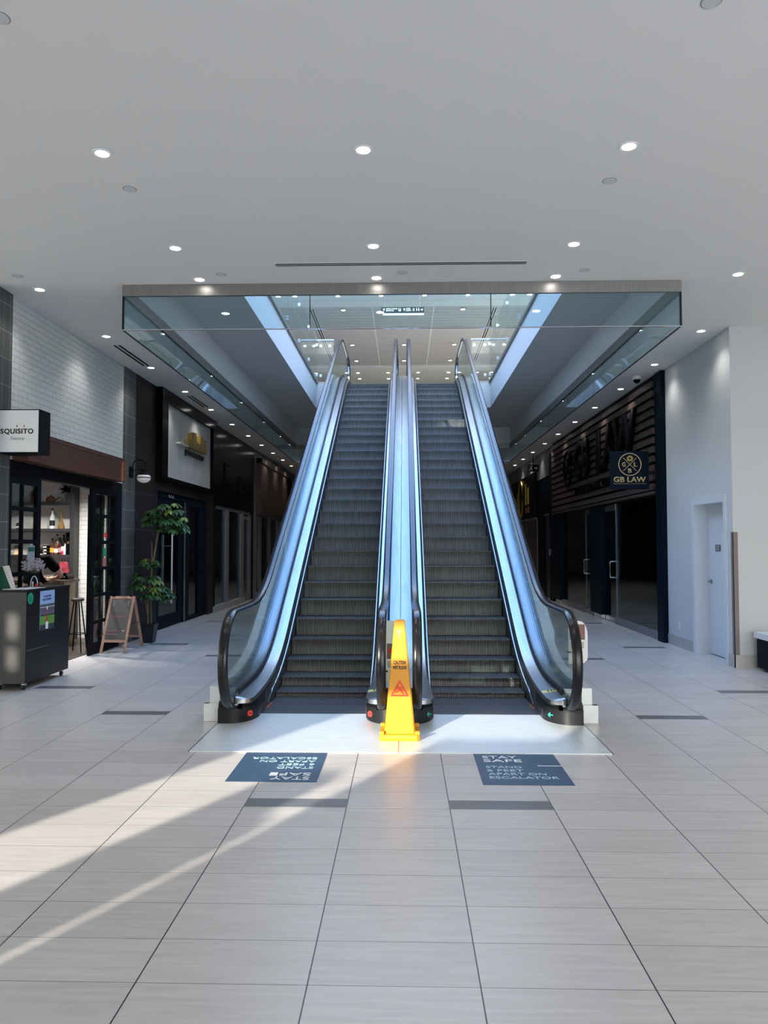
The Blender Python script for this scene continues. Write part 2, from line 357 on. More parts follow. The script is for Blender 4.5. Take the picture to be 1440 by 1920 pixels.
# left wall, piece by piece
w = MB(); w.box(XL - .25, XL, 8.1, 8.45, 0, HC); struct(w.build('wall_left', M_TILE))
w = MB(); w.box(XL - .12, XL, 8.45, 11.88, 2.5, HC); struct(w.build('wall_left', M_BRICK))
w = MB(); w.box(XL - .25, XL, 11.88, 12.44, 0, HC); struct(w.build('wall_left', M_TILE))
w = MB(); w.box(XL - .25, XL, 12.44, 13.6, 0, HC); w.box(XL - .25, XL, 13.6, 17.2, 2.52, HC); w.box(XL - .25, XL, 17.2, 17.65, 0, HC); struct(w.build('wall_left', M_TILE2))
w = MB(); w.box(XL - .25, XL, 22.3, 22.75, 0, HC); w.box(XL - .25, XL - .02, 22.75, 28.0, 2.4, HC); w.box(XL - .25, XL, 28.0, 46, 0, HC); struct(w.build('wall_left', M_PGREY))
w = MB(); w.box(-14, XL - .25, 8.1, 8.3, 0, HC); struct(w.build('wall_left_return', M_WALL))
# right wall
w = MB(); w.box(XR, XR + .25, 9.93, 10.14, 0, HC); w.box(XR, XR + .25, 11.26, 12.38, 0, HC); w.box(XR, XR + .25, 10.14, 11.26, 2.17, HC)
w.box(XR + .25, 14, 9.93, 10.1, 0, HC); struct(w.build('wall_right', M_WALL))
w = MB(); w.box(XR, XR + .25, 24.4, 46, 2.35, HC); w.box(XR, XR + .25, 21.95, 24.4, 3.56, HC); w.box(XR, XR + .25, 30.5, 46, 0, 2.35); struct(w.build('wall_right', M_PGREY))
w = MB(); w.box(XR - .012, XR, 11.26, 12.38, 0, .16); w.box(XR - .012, XR, 9.918, 10.10, 0, .16); w.box(XR - .012, 9, 9.918, 9.93, 0, .16)
struct(w.build('baseboard_right', M_BASE))

# unseen entrance front: holes shaped to throw the sun streaks; right bay adds daylight
FY = -3.2
w = MB()
def bay(x0, x1, holes):
    """wall bay with light-shaping holes at heights [(z0,z1)]"""
    z = 0
    for a, b in holes:
        if a > z: w.box(x0, x1, FY - .2, FY, z, a)
        z = b
    if z < HC: w.box(x0, x1, FY - .2, FY, z, HC)
bay(-14, -12.2, [(.3, 3.9)]); bay(-12.2, -10.46, [])
bay(-10.46, -10.28, [(3.69, 3.96), (4.02, 4.32)]); bay(-10.28, -6.24, []); bay(-6.24, -5.8, [(.05, 3.28)]); bay(-5.8, -5.44, [(.05, 3.28), (3.62, 3.85)]); bay(-5.44, -5.10, [(2.62, 3.28), (3.5, 3.85)])
bay(-5.10, -5.03, [(.05, 3.28), (3.5, 3.85)]); bay(-5.03, -4.95, [(2.35, 3.28), (3.5, 3.85)]); bay(-4.95, -4.81, [(.05, 3.28)]); bay(-4.81, -3.9, [(2.88, 3.24)]); bay(-3.9, 0.3, [])
bay(0.3, 9.0, [(.12, 4.1)]); bay(9.0, 14, [])
struct(w.build('wall_front_sun_mask', M_WALL))
mu = MB()
for k in range(7): mu.box(.3 + k * 1.45 - .03, .3 + k * 1.45 + .03, FY - .14, FY - .04  , .12, 4.1)
mu.box(.3, 9, FY - .14, FY - .04, 2.4, 2.46)
struct(mu.build('window_1', M_BLACK))
w = MB(); w.box(-14.2, -14, -3.4, 8.3, 0, 1.9); w.box(-14.2, -14, -3.4, 8.3, 3.3, HC); [w.box(-14.15, -14.05, y, y + .1, .15, 4.15) for y in (-3.2, -.9, 1.4, 3.7, 6.0, 8.1)]; struct(w.build('wall_side_left', M_WALL))  # unseen window band, opened to add sky light from the left
w = MB(); w.box(14, 14.2, -3.4, 10.1, 0, HC); struct(w.build('wall_side_right', M_WALL))

# ================================================================== ESCALATORS
SL = .55; YB = 8.15; RISE = 5.42; YT = YB + RISE / SL
def soft(u, T): return 0.0 if u < -T else (SL * u if u > T else SL * (u + T) ** 2 / (4 * T))
def base(y): return soft(y - YB, .8) - soft(y - YT, .8)
HK0 = YB - .15 / SL; HK1 = YB + (RISE - .15) / SL
def hrail(y): return .98 + soft(y - HK0, .5) - soft(y - HK1, .6)
def arc(cy, cz, ry, rz, a0, a1, n):
    return [(cy + ry * math.cos(math.radians(a0 + (a1 - a0) * i / n)), cz + rz * math.sin(math.radians(a0 + (a1 - a0) * i / n))) for i in range(n + 1)]
def frange(a, b, n): return [a + (b - a) * i / n for i in range(n + 1)]
RAILPATH = [(6.86, .165), (6.74, .165)] + arc(6.64, .575, .41, .405, 265, 90, 16) + [(y, hrail(y)) for y in frange(6.8, 19.85, 90)] + arc(19.9, 5.995, .40, .405, 88, -80, 14)
def offset_path(path, d):
    out = []
    for i, (y, z) in enumerate(path):
        a, b = path[max(i - 1, 0)], path[min(i + 1, len(path) - 1)]
        ty, tz = b[0] - a[0], b[1] - a[1]; l = math.hypot(ty, tz) or 1
        out.append((y + tz / l * d, z - ty / l * d))          # to the right of travel = inside of the loop
    return out
def escalator(c, out, label, arrow, nm):
    """c: centre x of the steps; out: -1 if the outer side is to the left, +1 to the right"""
    root = thing('escalator', (c, 6.7, 0), label, 'escalator', None)
    O = ORG[root.name]
    # steps
    ks = [(11.17 + .365 * k) for k in range(-10, 20)]
    for i, y in enumerate(ks):
        z0 = base(y - .365) + .006; z1 = base(y) + .006; y2 = y + .365
        if z1 - z0 < .012: poly = [(y, z1 - .02), (y2 - .004, z1 - .02), (y2 - .004, z1), (y, z1)]
        else:
            zz = z1 - z0
            poly = [(y + .004, z1)] + [(y + .0 + .018 * math.sin(PI * t), z1 - zz * t) for t in (.06, .3, .5, .7, .98)] + [(y + .03, z0 - .01), (y2 - .004, z1 - .025), (y2 - .004, z1)]
        m = MB(); m.prism(poly, c - .475, c + .475, 'X')
        o = m.build('step', [M_STEP, M_TREAD], root)
        for p in o.data.polygons:
            if p.normal.z > .9: p.material_index = 1
    # comb plates and landing plates
    m = MB(); m.box(c - .48, c + .48, 7.12, 7.56, .001, .009); m.build('comb_plate', M_COMB, root)
    m = MB(); m.box(c - .48, c + .48, ks[-1] + .36, 19.4, RISE - .02, RISE + .009); m.box(c - .79, c + .79, 19.4, 20.58, RISE - .05, RISE + .006); m.build('comb_plate', M_COMB, root)
    x0, x1 = (-1.612, SEAM - .004) if out < 0 else (SEAM + .004, 1.535)
    xg = x0 - .009 if out < 0 else x1
    MB().box(xg, xg + .009, 5.82, 7.2, .0005, .0045).build('plate_edge', M_BOOT, root)
    m = MB(); m.box(x0, x1, 5.82, 7.30, .0005, .006); m.build('landing_plate', M_LAND, root)
    def dk(y):
        q = min(1, max(0, (8.6 - y) / 1.3)); return base(y) + .055 * q * q * (3 - 2 * q)
    def wd(y):
        q = min(1, max(0, (8.0 - y) / 1.1)); return 1 + .28 * q * q * (3 - 2 * q)
    ys = frange(6.9, 20.0, 84); path = [(y, base(y)) for y in ys]
    for s in (-1, 1):
        outer = s == out
        X = lambda r: c + s * r
        g = X(.638)
        # skirt and its inner band
        pz = [(y, base(y)) for y in frange(6.98, 19.6, 80)]
        m = MB(); m.sweep(pz, [(X(.482), -.30), (X(.487), -.30), (X(.52), .135), (X(.515), .15), (X(.482), .085)])
        m.build('skirt_panel', M_SKIRT, root)
        m = MB(); m.sweep([(7.46, .035), (7.5, .05), (7.56, .062)] + [(y, base(y) + .088) for y in frange(7.72, 19.0, 70)], [(X(.474), 0), (X(.481), .012), (X(.508), .016), (X(.510), .0)])
        m.build('skirt_trim', M_STEEL, root)
        # inner deck with a rounded nose
        m = MB()
        sec = lambda k: [(X(.628), .185), (X(.628 - .108 * k), .165), (X(.628 - .113 * k), .13), (X(.628), .13)]
        rings = [[(x, y, dk(y) + dz) for x, dz in sec(k * wd(y))] for y, k in ((6.672, .25), (6.685, .55), (6.71, .80), (6.75, .94), (6.82, 1.0))] + [[(x, y, dk(y) + dz) for x, dz in sec(wd(y))] for y in ys]
        m.ring(rings); m.build('inner_deck', M_STEEL, root, smooth=True)
        m = MB(); m.sweep([(y, dk(y)) for y in frange(6.83, 19.95, 80)], [(X(.622), .13), (X(.622), .225), (X(.632), .235), (X(.644), .235), (X(.654), .225), (X(.654), .13)])
        m.build('glass_gasket', M_BOOT, root)
        # outer deck and cladding
        e_ = (.781 if not outer else .806)
        if s == 1 and out == -1: e_ = SEAM - .003 - c
        if s == -1 and out == 1: e_ = c - SEAM - .003
        m = MB(); m.sweep([(y, dk(y)) for y in frange(7.05, 20.0, 80)], [(X(.654), .20), (X(e_), .20), (X(e_), .12), (X(.654), .12)])
        m.build('outer_deck', M_STEEL, root, smooth=True)
        if outer:
            def lo(y): return 0.0 if base(y) < .98 else base(y) - .98
            R = []
            for y in frange(6.86, 18.2, 60):
                t = dk(y) + .24; b_ = min(lo(y), t - .1) if y > 9.2 else 0.002
                w_ = .935 if (out > 0 and 8.6 < y < 10.8) else .895; R.append([(X(.806), y, b_), (X(w_), y, b_), (X(w_), y, t), (X(.806), y, t)])
            m = MB(); m.ring(R); m.build('side_cladding', M_CLAD, root)
            m = MB(); m.box(min(X(.897), X(.935)), max(X(.897), X(.935)), 6.82, 9.6, .002, .155); m.box(min(X(.806), X(.935)), max(X(.806), X(.935)), 6.81, 6.858, .002, .155); m.build('plinth', M_CLAD, root)
        # glass panels
        dn = offset_path(RAILPATH, .018)
        top = [(y, hrail(y) - .02) for y in frange(6.9, 19.6, 60)]
        def panel(pts): 
            m = MB(); m.prism(pts, g - .005, g + .005, 'X'); m.build('glass_panel', M_BAL, root)
        loopb = [p for p in dn if p[0] < 7.0][1:]
        y1 = 7.72
        panel([p for p in loopb] + [(y, hrail(y) - .02) for y in (7.2, 7.5, y1)] + [(y, dk(y) + .22) for y in (y1, 7.4, 7.1, 6.86)])
        edges = [7.726, 9.6, 11.5, 13.4, 15.3, 17.2, 18.9]
        for a, b in zip(edges[:-1], edges[1:]):
            yy = frange(a, b - .006, 8)
            panel([(y, hrail(y) - .02) for y in yy] + [(y, dk(y) + .22) for y in yy[::-1]])
        loopt = [p for p in dn if p[0] > 19.5][:-1]
        panel([(18.906, hrail(18.9) - .02), (19.4, hrail(19.4) - .02)] + loopt + [(19.9, RISE + .22), (18.906, RISE + .22)])
        # handrail: C section belt on a thin guide
        def sweep_rail(path, secf, name, mt):
            R = []
            for i, (y, z) in enumerate(path):
                a, b = path[max(i - 1, 0)], path[min(i + 1, len(path) - 1)]
                ty, tz = b[0] - a[0], b[1] - a[1]; l = math.hypot(ty, tz); ny, nz = -tz / l, ty / l
                R.append([(g + u, y + ny * v, z + nz * v) for u, v in secf])
            m = MB(); m.ring(R); return m.build(name, mt, root, smooth=True)
        sec = [(-.040, -.012), (-.038, .006), (-.028, .016), (-.012, .020), (.012, .020), (.028, .016), (.038, .006), (.040, -.012), (.030, -.020), (-.030, -.020)]
        sweep_rail(RAILPATH, sec, 'handrail', M_RUB)
        sweep_rail(RAILPATH[6:-4], [(-.016, -.034), (-.016, -.018), (.016, -.018), (.016, -.034)], 'handrail_guide', M_CHROME)
        # black newel boot: square at the far side of the glass, rounded toward the steps
        xi = .485; xo = (.787 if outer else e_)
        def plan(y0, k):
            P = [(X(xo), 7.32), (X(xo), y0)]
            for t in frange(0, 1, 10):
                a = t * PI / 2; P.append((X(xi + (xo - .08 - xi) * (1 - math.sin(a)) ), y0 + (.30 * k) * (1 - math.cos(a))))
            return P + [(X(xi), 7.32)]
        m = MB(); m.prism([(x, y) for x, y in plan(6.71, 1)], .002, .135, 'Z')
        m.prism(plan(6.755, .9), .135, .186, 'Z')
        m.prism([(X(.70), 7.3), (X(.70), 6.735), (X(.585), 6.735), (X(.585), 7.3)], .125, .225, 'Z')
        bt = m.build('newel_base', M_BOOT, root, smooth=True)
        m = MB(); m.box(min(X(.585), X(.69)), max(X(.585), X(.69)), 6.735, 6.741, .125, .20)
        m.build('handrail_inlet', M_BLKG, bt)
        # yellow tape on the deck
        if (out == 1 and s == 1) or (out == -1 and s == 1):
            m = MB(); ya, yb = (7.02, 7.12)
            m.ring([[(X(.622), y, dk(y) + .1862), (X(.497), y, dk(y) + .1672), (X(.497), y, dk(y) + .1652), (X(.622), y, dk(y) + .1842)] for y in (ya, yb)])
            tp = m.build('warning_tape', [mat('yellow_tape', (.80, .74, .25), .5)], root, label='yellow warning tape with black marks')
            m = MB()
            for q in (.545, .575, .60): m.box(min(X(q), X(q + .012)), max(X(q), X(q + .012)), 7.05, 7.08, .228 + (q - .522) * .15, .234 + (q - .522) * .15)
            m.build('tape_mark', M_INK, tp)
        # direction disc on the curved front of the boot
        a = math.radians(52)
        px = X(xi + (xo - .08 - xi) * (1 - math.sin(a))); py = 6.71 + .30 * (1 - math.cos(a))
        tx, ty = (xo - .08 - xi) * math.cos(a) * s * -1, .30 * math.sin(a)
        n = Vector((-ty * (1 if tx < 0 else 1), tx, 0)); n = Vector((-s * .62, -.78, 0)).normalized()
        cpt = Vector((px, py, .072)) + n * .006; uu = Vector((0, 0, 1)).cross(n).normalized() * 1.0
        def disc(r, dep, m):
            mm = MB(); mm.ring([[cpt + n * h + (uu * math.cos(2 * PI * k / 24) + Vector((0, 0, 1)) * math.sin(2 * PI * k / 24)) * r for k in range(24)] for h in (-.02, dep)])
            return mm
        if arrow == 'no':
            d_ = disc(.026, .003, M_RED).build('direction_sign', M_RED, root, label='red no entry disc')
            mm = MB(); pp = [cpt + n * .0035 + uu * a_ + Vector((0, 0, b_)) for a_, b_ in ((-.014, -.004), (.014, -.004), (.014, .004), (-.014, .004))]; qq = [v + n * .001 for v in pp]
            mm.ring([pp, qq]); mm.build('bar', M_INK, d_)
        else:
            G = mat('green_print', (.02, .42, .25), .5)
            mm = MB()
            for (a0, b0), (a1, b1) in (((-.024, 0), (.022, 0)), ((-.024, 0), (-.004, .018)), ((-.024, 0), (-.004, -.018))):
                A = cpt + uu * a0 + Vector((0, 0, b0)); B = cpt + uu * a1 + Vector((0, 0, b1))
                d = (B - A).normalized(); q = d.cross(n).normalized() * .004
                mm.ring([[A + q, A - q, A - q + n * .004, A + q + n * .004], [B + q, B - q, B - q + n * .004, B + q + n * .004]])
            mm.build('direction_sign', G, root, label='green arrow')
    for q in (-1, 1): MB().box(c + q * .47 - .012, c + q * .47 + .012, 7.36, 7.60, .009, .0125).build('demarcation_strip', mat('orange_brown_strip', (.28, .085, .02), .6), root)
    # truss below the steps
    R = []
    for y in frange(7.34, 20.4, 50):
        t = base(y) - .30; b_ = max(base(y) - .98, .002)
        t = t if y > 9.3 else b_
        R.append([(c - .80, y, b_), (c + .80, y, b_), (c + .80, y, t), (c - .80, y, t)])
    R = [r for r in R if r[2][2] > r[0][2] + .002]
    m = MB()
    if R: m.ring([[ (x if abs(x - c) < .7 else c + math.copysign(.478, x - c), y, z) for x, y, z in r] for r in R])
    m.build('truss', M_BOOT, root)
    return root
CL, CRX = -.826, .742
escalator(CL, -1, 'left escalator of the pair, steps framed by glass, red no entry disc at its foot', 'no', 'l')
escalator(CRX, 1, 'right escalator of the pair, green arrow on the black newel at its foot', 'up', 'r')
#ENDBASE
# ================================================================== CEILING LAMPS
def downlight(name, x, y, z, label, group=None, r=.068, spot=SPOT_W, proto=None, tilt=None):
    t = thing(name, (x, y, z), label, 'ceiling light', group)
    m = MB(); m.lathe([(r * .70, -.001), (r * .72, -.006), (r * .98, -.009), (r * 1.02, -.004), (r * 1.02, .0)], (x, y, z), 24); m.build('trim_ring', M_WPL, t)
    m = MB(); m.lathe([(.001, -.0075), (r * .45, -.0075), (r * .71, -.0055), (r * .71, -.001)], (x, y, z), 20); m.build('lens', M_LENS, t)
    if spot:
        l = bpy.data.lights.new('downlight_beam', 'SPOT'); l.energy = spot; l.spot_size = 2.0; l.spot_blend = .9; l.shadow_soft_size = .045; l.color = (1.0, .97, .92)
        lo = bpy.data.objects.new('downlight_beam', l); COL.objects.link(lo); lo.parent = t; lo.location = (0, 0, -.03)
    return t
ORDN = ['nearest', 'second', 'third', 'fourth', 'fifth', 'sixth', 'seventh', 'eighth', 'ninth', 'tenth']
rowY = [5.37, 7.14, 8.004]
rown = ['in the row nearest the camera', 'in the row before the slot diffuser', 'in the row just before the steel trim of the well']
for y, rn in zip(rowY, rown):
    for x, cn in ((-2.16, 'left'), (-.288, 'middle'), (1.583, 'right')):
        downlight('recessed_downlight', x, y, HC, f'round recessed downlight, {cn} one {rn}', 'downlights in the front ceiling')
for i, y in enumerate([8.28, 10.18, 12.02, 13.93, 15.82, 17.78, 19.65, 21.5, 23.4, 25.3, 27.2]):
    lb = f'lit downlight above the left shopfronts, {ORDN[i]} from the front' if i < 10 else 'lit downlight above the left shopfronts, farthest'
    downlight('recessed_downlight', -4.0, y, HC, lb, 'downlights along the left shopfronts')
for i, y in enumerate([7.99, 10.13, 12.01, 13.9, 15.78, 17.62, 19.55, 21.4, 23.4, 25.3, 27.2]):
    lb = f'lit downlight above the right shopfronts, {ORDN[i]} from the front' if i < 10 else 'lit downlight above the right shopfronts, farthest'
    downlight('recessed_downlight', 3.89 if i else 3.46, y, HC, lb, 'downlights along the right shopfronts')
for i, y in enumerate([10.08, 12.64, 15.03, 17.47, 19.78, 21.4]):
    downlight('recessed_downlight', -3.15, y, HC, f'downlight seen through the left curtain glass, {ORDN[i]} along it', 'downlights behind the left curtain glass')
    downlight('recessed_downlight', 3.045, y, HC, f'downlight seen through the right curtain glass, {ORDN[i]} along it', 'downlights behind the right curtain glass')
for i, (x, y) in enumerate([(-2.0, 26), (-.5, 26), (1, 26), (-2.0, 30), (1.5, 30)]):
    downlight('recessed_downlight', x, y, HC, 'downlight over the corridor behind the escalators, mostly hidden', 'downlights behind the escalators')
# upper storey
UZ = 8.5
def up(x, y, z, lb, g, r=.075, w=0): downlight('recessed_downlight', x, y, z, lb, g, r, w)
for i, y in enumerate([22.5, 24.4, 26.5, 28.8]):
    for x, cn in ((-1.79, 'left'), (0.0, 'middle'), (1.73, 'right')):
        up(x, y, UZ - .03, f'upper floor downlight in the slatted ceiling, {cn} column, {ORDN[i]} from the well', 'downlights in the slatted ceiling', .085, 30)
for x, cn in ((-3.05, 'far left'), (-1.85, 'left'), (-.64, 'centre left'), (.57, 'centre right'), (1.78, 'right'), (3.0, 'far right')):
    up(x, 21.3, UZ, f'upper floor downlight in the plain strip before the slats, {cn}', 'downlights before the slatted ceiling', .085, 12)
for j, y in enumerate((30.6, 31.7)):
    for i, x in enumerate((-1.84, -.64, .56, 1.77, -3.0, 2.9)):
        up(x, y, 8.42, f'small upper floor downlight beyond the slats, {["near", "far"][j]} row, {["second from left", "third from left", "third from right", "second from right", "leftmost", "rightmost"][i]}', 'downlights beyond the slatted ceiling', .085, 8)
# ceiling fittings
def cover(x, y, lb):
    t = thing('sprinkler_cover', (x, y, HC), lb, 'sprinkler', 'concealed sprinkler covers')
    MB().lathe([(.001, -.007), (.045, -.007), (.049, -.003), (.049, 0)], (x, y, HC), 24).build('cover_plate', M_LENS_DIM, t)
    MB().lathe([(.052, -.002), (.054, -.002), (.054, 0), (.052, 0)], (x, y, HC), 24).build('rim', M_TRIMM, t)
for x, y, lb in ((-2.162, 5.93, 'round sprinkler cover plate left, behind the nearest left downlight'), (1.584, 5.89, 'round sprinkler cover plate right, behind the nearest right downlight'),
                 (-4.03, 7.86, 'round sprinkler cover plate at the far left above the tiled pillar'), (1.844, 7.84, 'round sprinkler cover plate right of the slot diffuser'),
                 (-1.90, 7.87, 'round sprinkler cover plate left of the slot diffuser'), (-.02, 7.86, 'round sprinkler cover plate under the middle of the slot diffuser'),
                 (1.588, 3.92, 'round cover plate cut by the top right edge of the photo'), (-2.15, 3.945, 'round cover plate at the top left corner of the photo')):
    cover(x, y, lb)
def slot(name, x0, x1, y0, y1, z, lb, n=2, axis='X'):
    t = thing(name, ((x0 + x1) / 2, (y0 + y1) / 2, z), lb, 'air vent')
    MB().box(x0, x1, y0, y1, z - .004, z + .0).build('frame', M_WPL, t)
    m = MB()
    for k in range(n):
        if axis == 'X':
            a = y0 + (y1 - y0) * (k + .22) / n; m.box(x0 + .015, x1 - .015, a, a + (y1 - y0) / n * .5, z - .0055, z - .004)
        else:
            a = x0 + (x1 - x0) * (k + .22) / n; m.box(a, a + (x1 - x0) / n * .5, y0 + .015, y1 - .015, z - .0055, z - .004)
    m.build('slot_opening', M_BLACK, t); return t
slot('slot_diffuser', -1.30, 1.23, 7.56, 7.64, HC, 'long white slot diffuser in the ceiling before the escalator well', 2)
slot('slot_diffuser', -4.10, -3.96, 10.62, 11.9, HC, 'slot diffuser over the white brick restaurant front', 2, 'Y')
slot('slot_diffuser', -4.10, -3.96, 14.3, 15.55, HC, 'slot diffuser over the jewelry shop sign', 2, 'Y')
slot('slot_diffuser', -2.80, -2.66, 22.45, 28.9, UZ - .0, 'long dark slot diffuser in the left of the slatted upper ceiling', 2, 'Y')
slot('slot_diffuser', 2.60, 2.74, 22.45, 28.9, UZ - .0, 'long dark slot diffuser in the right of the slatted upper ceiling', 2, 'Y')
t = thing('dome_camera', (3.88, 12.9, HC), 'white and black security dome camera on the ceiling by the law office', 'security camera')
MB().lathe([(.001, 0), (.078, 0), (.078, -.035), (.062, -.05), (.001, -.05)], (3.88, 12.9, HC), 24).build('housing', M_WPL, t, smooth=True)
MB().lathe([(.055, -.05), (.053, -.075), (.038, -.098), (.015, -.11), (.001, -.111)], (3.88, 12.9, HC), 24).build('dome', M_BLKG, t, smooth=True)
# access panel line in the ceiling
# ================================================================== GLASS DRAFT CURTAIN round the well
t = thing('glass_draft_curtain', (-.05, 8.17, HC), 'glass smoke curtain with steel top trim hanging round the escalator well', 'glass panel')
Z1, Z0 = HC, HC - .125; G0 = 3.865
for nm, b in (('a', (-3.03, 2.93, 8.15, 8.19)), ('b', (-3.05, -3.01, 8.19, 21.38)), ('c', (2.91, 2.95, 8.19, 21.38)), ('d', (-3.03, 2.93, 21.38, 21.42))):
    MB().box(*b, Z0, Z1 - .001).build('top_trim', M_TRIMM, t)
    x0, x1, y0, y1 = b
    if nm in 'ad':
        ym = (y0 + y1) / 2; xs = [-3.03, -1.008, .925, 2.93]
        for a, c_ in zip(xs[:-1], xs[1:]): MB().box(a + .004, c_ - .004, ym - .005, ym + .005, G0, Z0).build('glass_panel', M_CURT, t)
        MB().box(x0, x1, ym - .008, ym + .008, G0 - .010, G0).build('bottom_edge', M_CHROME, t)
        for xx in xs[1:-1]: MB().box(xx - .004, xx + .004, ym - .006, ym + .006, G0, Z0).build('joint', M_BOOT, t)
    else:
        xm = (x0 + x1) / 2; yy = frange(8.19, 21.38, 7)
        for a, c_ in zip(yy[:-1], yy[1:]): MB().box(xm - .005, xm + .005, a + .004, c_ - .004, G0, Z0).build('glass_panel', M_CURT, t)
        MB().box(xm - .008, xm + .008, y0, y1, G0 - .010, G0).build('bottom_edge', M_BOOT, t)
for xx in (-3.03, 2.93): MB().box(xx - .009, xx + .009, 8.165, 8.19, G0, Z0).build('corner_clamp', M_BOOT, t)
# ================================================================== UPPER BALUSTRADES
def clamp(px, py, pz, parent, axis):
    m = MB(); d = .028
    if axis == 'Y': m.box(px - .02, px + .02, py - d, py + d, pz - d, pz + d, .004)
    else: m.box(px - d, px + d, py - .02, py + .02, pz - d, pz + d, .004)
    m.build('glass_clamp', M_CHROME, parent)
for sx, nm in ((-2.08, 'left'), (2.03, 'right')):
    t = thing('glass_balustrade', (sx, 9, 5.40), f'frameless glass balustrade along the {nm} edge of the upper floor opening', 'railing', 'upper floor glass balustrades')
    MB().box(sx - .02, sx + .02, 9.0, 18.34, 5.40, 5.45).build('base_channel', M_TRIMM, t)
    ys_ = frange(9.0, 18.3, 6)
    for a, b in zip(ys_[:-1], ys_[1:]):
        MB().box(sx - .006, sx + .006, a + .006, b - .006, 5.45, 6.46).build('glass_panel', M_CLEAR, t)
        for q in (5.60, 6.32):
            clamp(sx, b - .05, q, t, 'Y')
    s_ = 1 if sx > 0 else -1
    xa, xb = sorted((sx, s_ * (1.68 if s_ < 0 else 1.60)))
    t2 = thing('glass_balustrade', ((xa + xb) / 2, 18.34, 5.40), f'short glass balustrade with steel handrail beside the top of the {nm} escalator', 'railing', 'short balustrades at the escalator top')
    MB().box(xa, xb, 18.32, 18.36, 5.40, 5.45).build('base_channel', M_TRIMM, t2)
    MB().box(xa + .01, xb - .01, 18.334, 18.346, 5.45, 6.42).build('glass_panel', M_CLEAR, t2)
    MB().tube([(xa, 18.34, 6.46), (xb, 18.34, 6.46)], .022, 10).build('handrail', M_CHROME, t2)
    for q in (xa + .08, xb - .1):
        for z in (5.60, 6.32): clamp(q, 18.34, z, t2, 'X')
# hanging sign
t = thing('hanging_wayfinding_sign', (-.04, 20, 7.58), 'dark blue directory sign hanging from the upper ceiling above the escalators', 'sign')
MB().box(-.60, .52, 19.98, 20.03, 7.625, 7.76).build('sign_board', mat('slate_blue', (.012, .028, .042), .7, spec=.05), t)
MB().box(-.555, .52, 19.98, 20.03, 7.545, 7.60).build('light_strip', mat('pale_strip', (.30, .36, .42), .5), t)
for x in (-.5, .42): MB().tube([(x, 20.0, 7.76), (x, 20.0, 8.48)], .004, 6).build('suspension_rod', M_TRIMM, t)
bb = bpy.data.objects['sign_board']
text('lettering', 'OFFICE TOWER\nELEVATOR', (-.47, 19.979, 7.652), (.30, 0, 0), (0, 0, .082), M_WHT, t, .001, .01)
text('lettering', 'FOOD\nCOURT', (.05, 19.979, 7.652), (.14, 0, 0), (0, 0, .082), M_WHT, t, .001, .01)
m = MB()
for x, z, a in ((-.525, 7.69, 90), (.005, 7.69, 90), (.455, 7.69, 0)):
    ca, sa = math.cos(math.radians(a)), math.sin(math.radians(a))
    for (u0, v0), (u1, v1) in (((-.034, 0), (.034, 0)), ((.034, 0), (.008, .026)), ((.034, 0), (.008, -.026))):
        A = Vector((x + u0 * ca - v0 * sa, 19.977, z + u0 * sa + v0 * ca)); B = Vector((x + u1 * ca - v1 * sa, 19.977, z + u1 * sa + v1 * ca))
        m.tube([A, B], .006, 6)
for x in (.235, .262): m.box(x, x + .008, 19.976, 19.979, 7.655, 7.73)
m.box(-.145, -.14, 19.976, 19.979, 7.655, 7.73); m.box(-.085, -.08, 19.976, 19.979, 7.655, 7.73); m.box(-.145, -.08, 19.976, 19.979, 7.655, 7.66); m.box(-.145, -.08, 19.976, 19.979, 7.725, 7.73)
for x in (-.12, -.105): m.box(x - .005, x + .005, 19.976, 19.979, 7.665, 7.70)
for x in (.33, .385): m.lathe([(.001, -.001), (.009, -.001), (.009, .001), (.001, .001)], (x, 19.977, 7.725), 10, 'Y'); m.box(x - .012, x + .012, 19.976, 19.979, 7.68, 7.71); m.box(x - .007, x + .007, 19.976, 19.979, 7.655, 7.68)
m.build('pictogram', M_WHT, t)

# ================================================================== FLOOR DECALS, CONE, GUARD PLATES
def decal(x0, x1, y0, y1, flip, lb):
    t = thing('floor_decal', ((x0 + x1) / 2, (y0 + y1) / 2, 0), lb, 'floor sticker')
    m = MB(); m.box(x0, x1, y0, y1, .0013, .0022); m.build('sheet', M_BLUE, t)
    w, h = x1 - x0, y1 - y0
    def T(body, u, v, du, dv, mt):      # u,v from the sheet's own top-left, reading upright when not flipped
        if not flip: text('lettering', body, (x0 + u * w, y1 - (v + dv) * h, .0018), (du * w, 0, 0), (0, dv * h, 0), mt, t, .0014, .0)
        else: text('lettering', body, (x1 - u * w, y0 + (v + dv) * h, .0018), (-du * w, 0, 0), (0, -dv * h, 0), mt, t, .0014, .0)
    T('STAY', .10, .07, .42, .09, M_WHT); T('SAFE', .10, .195, .46, .09, M_WHT)
    T('STAND', .10, .42, .42, .068, M_CYAN); T('6 FEET', .10, .53, .42, .068, M_CYAN)
    T('APART ON', .10, .64, .66, .068, M_CYAN); T('ESCALATOR', .10, .75, .78, .068, M_CYAN)
    return t
decal(-1.175, -.573, 5.095, 5.812, True, 'navy STAY SAFE floor sticker reading upside down, before the left escalator')
tt = decal(.507, 1.097, 5.068, 5.805, False, 'navy STAY SAFE floor sticker reading upright, before the right escalator')
MB().box(.93, 1.097, 5.50, 5.512, .0023, .0027).build('tear', M_WHT, tt, label='white torn line')
t = thing('wet_floor_cone', (-.038, 6.30, .006), 'tall yellow CAUTION WET FLOOR cone standing between the two escalators', 'safety cone')
cx, cy = -.038, 6.30
m = MB()
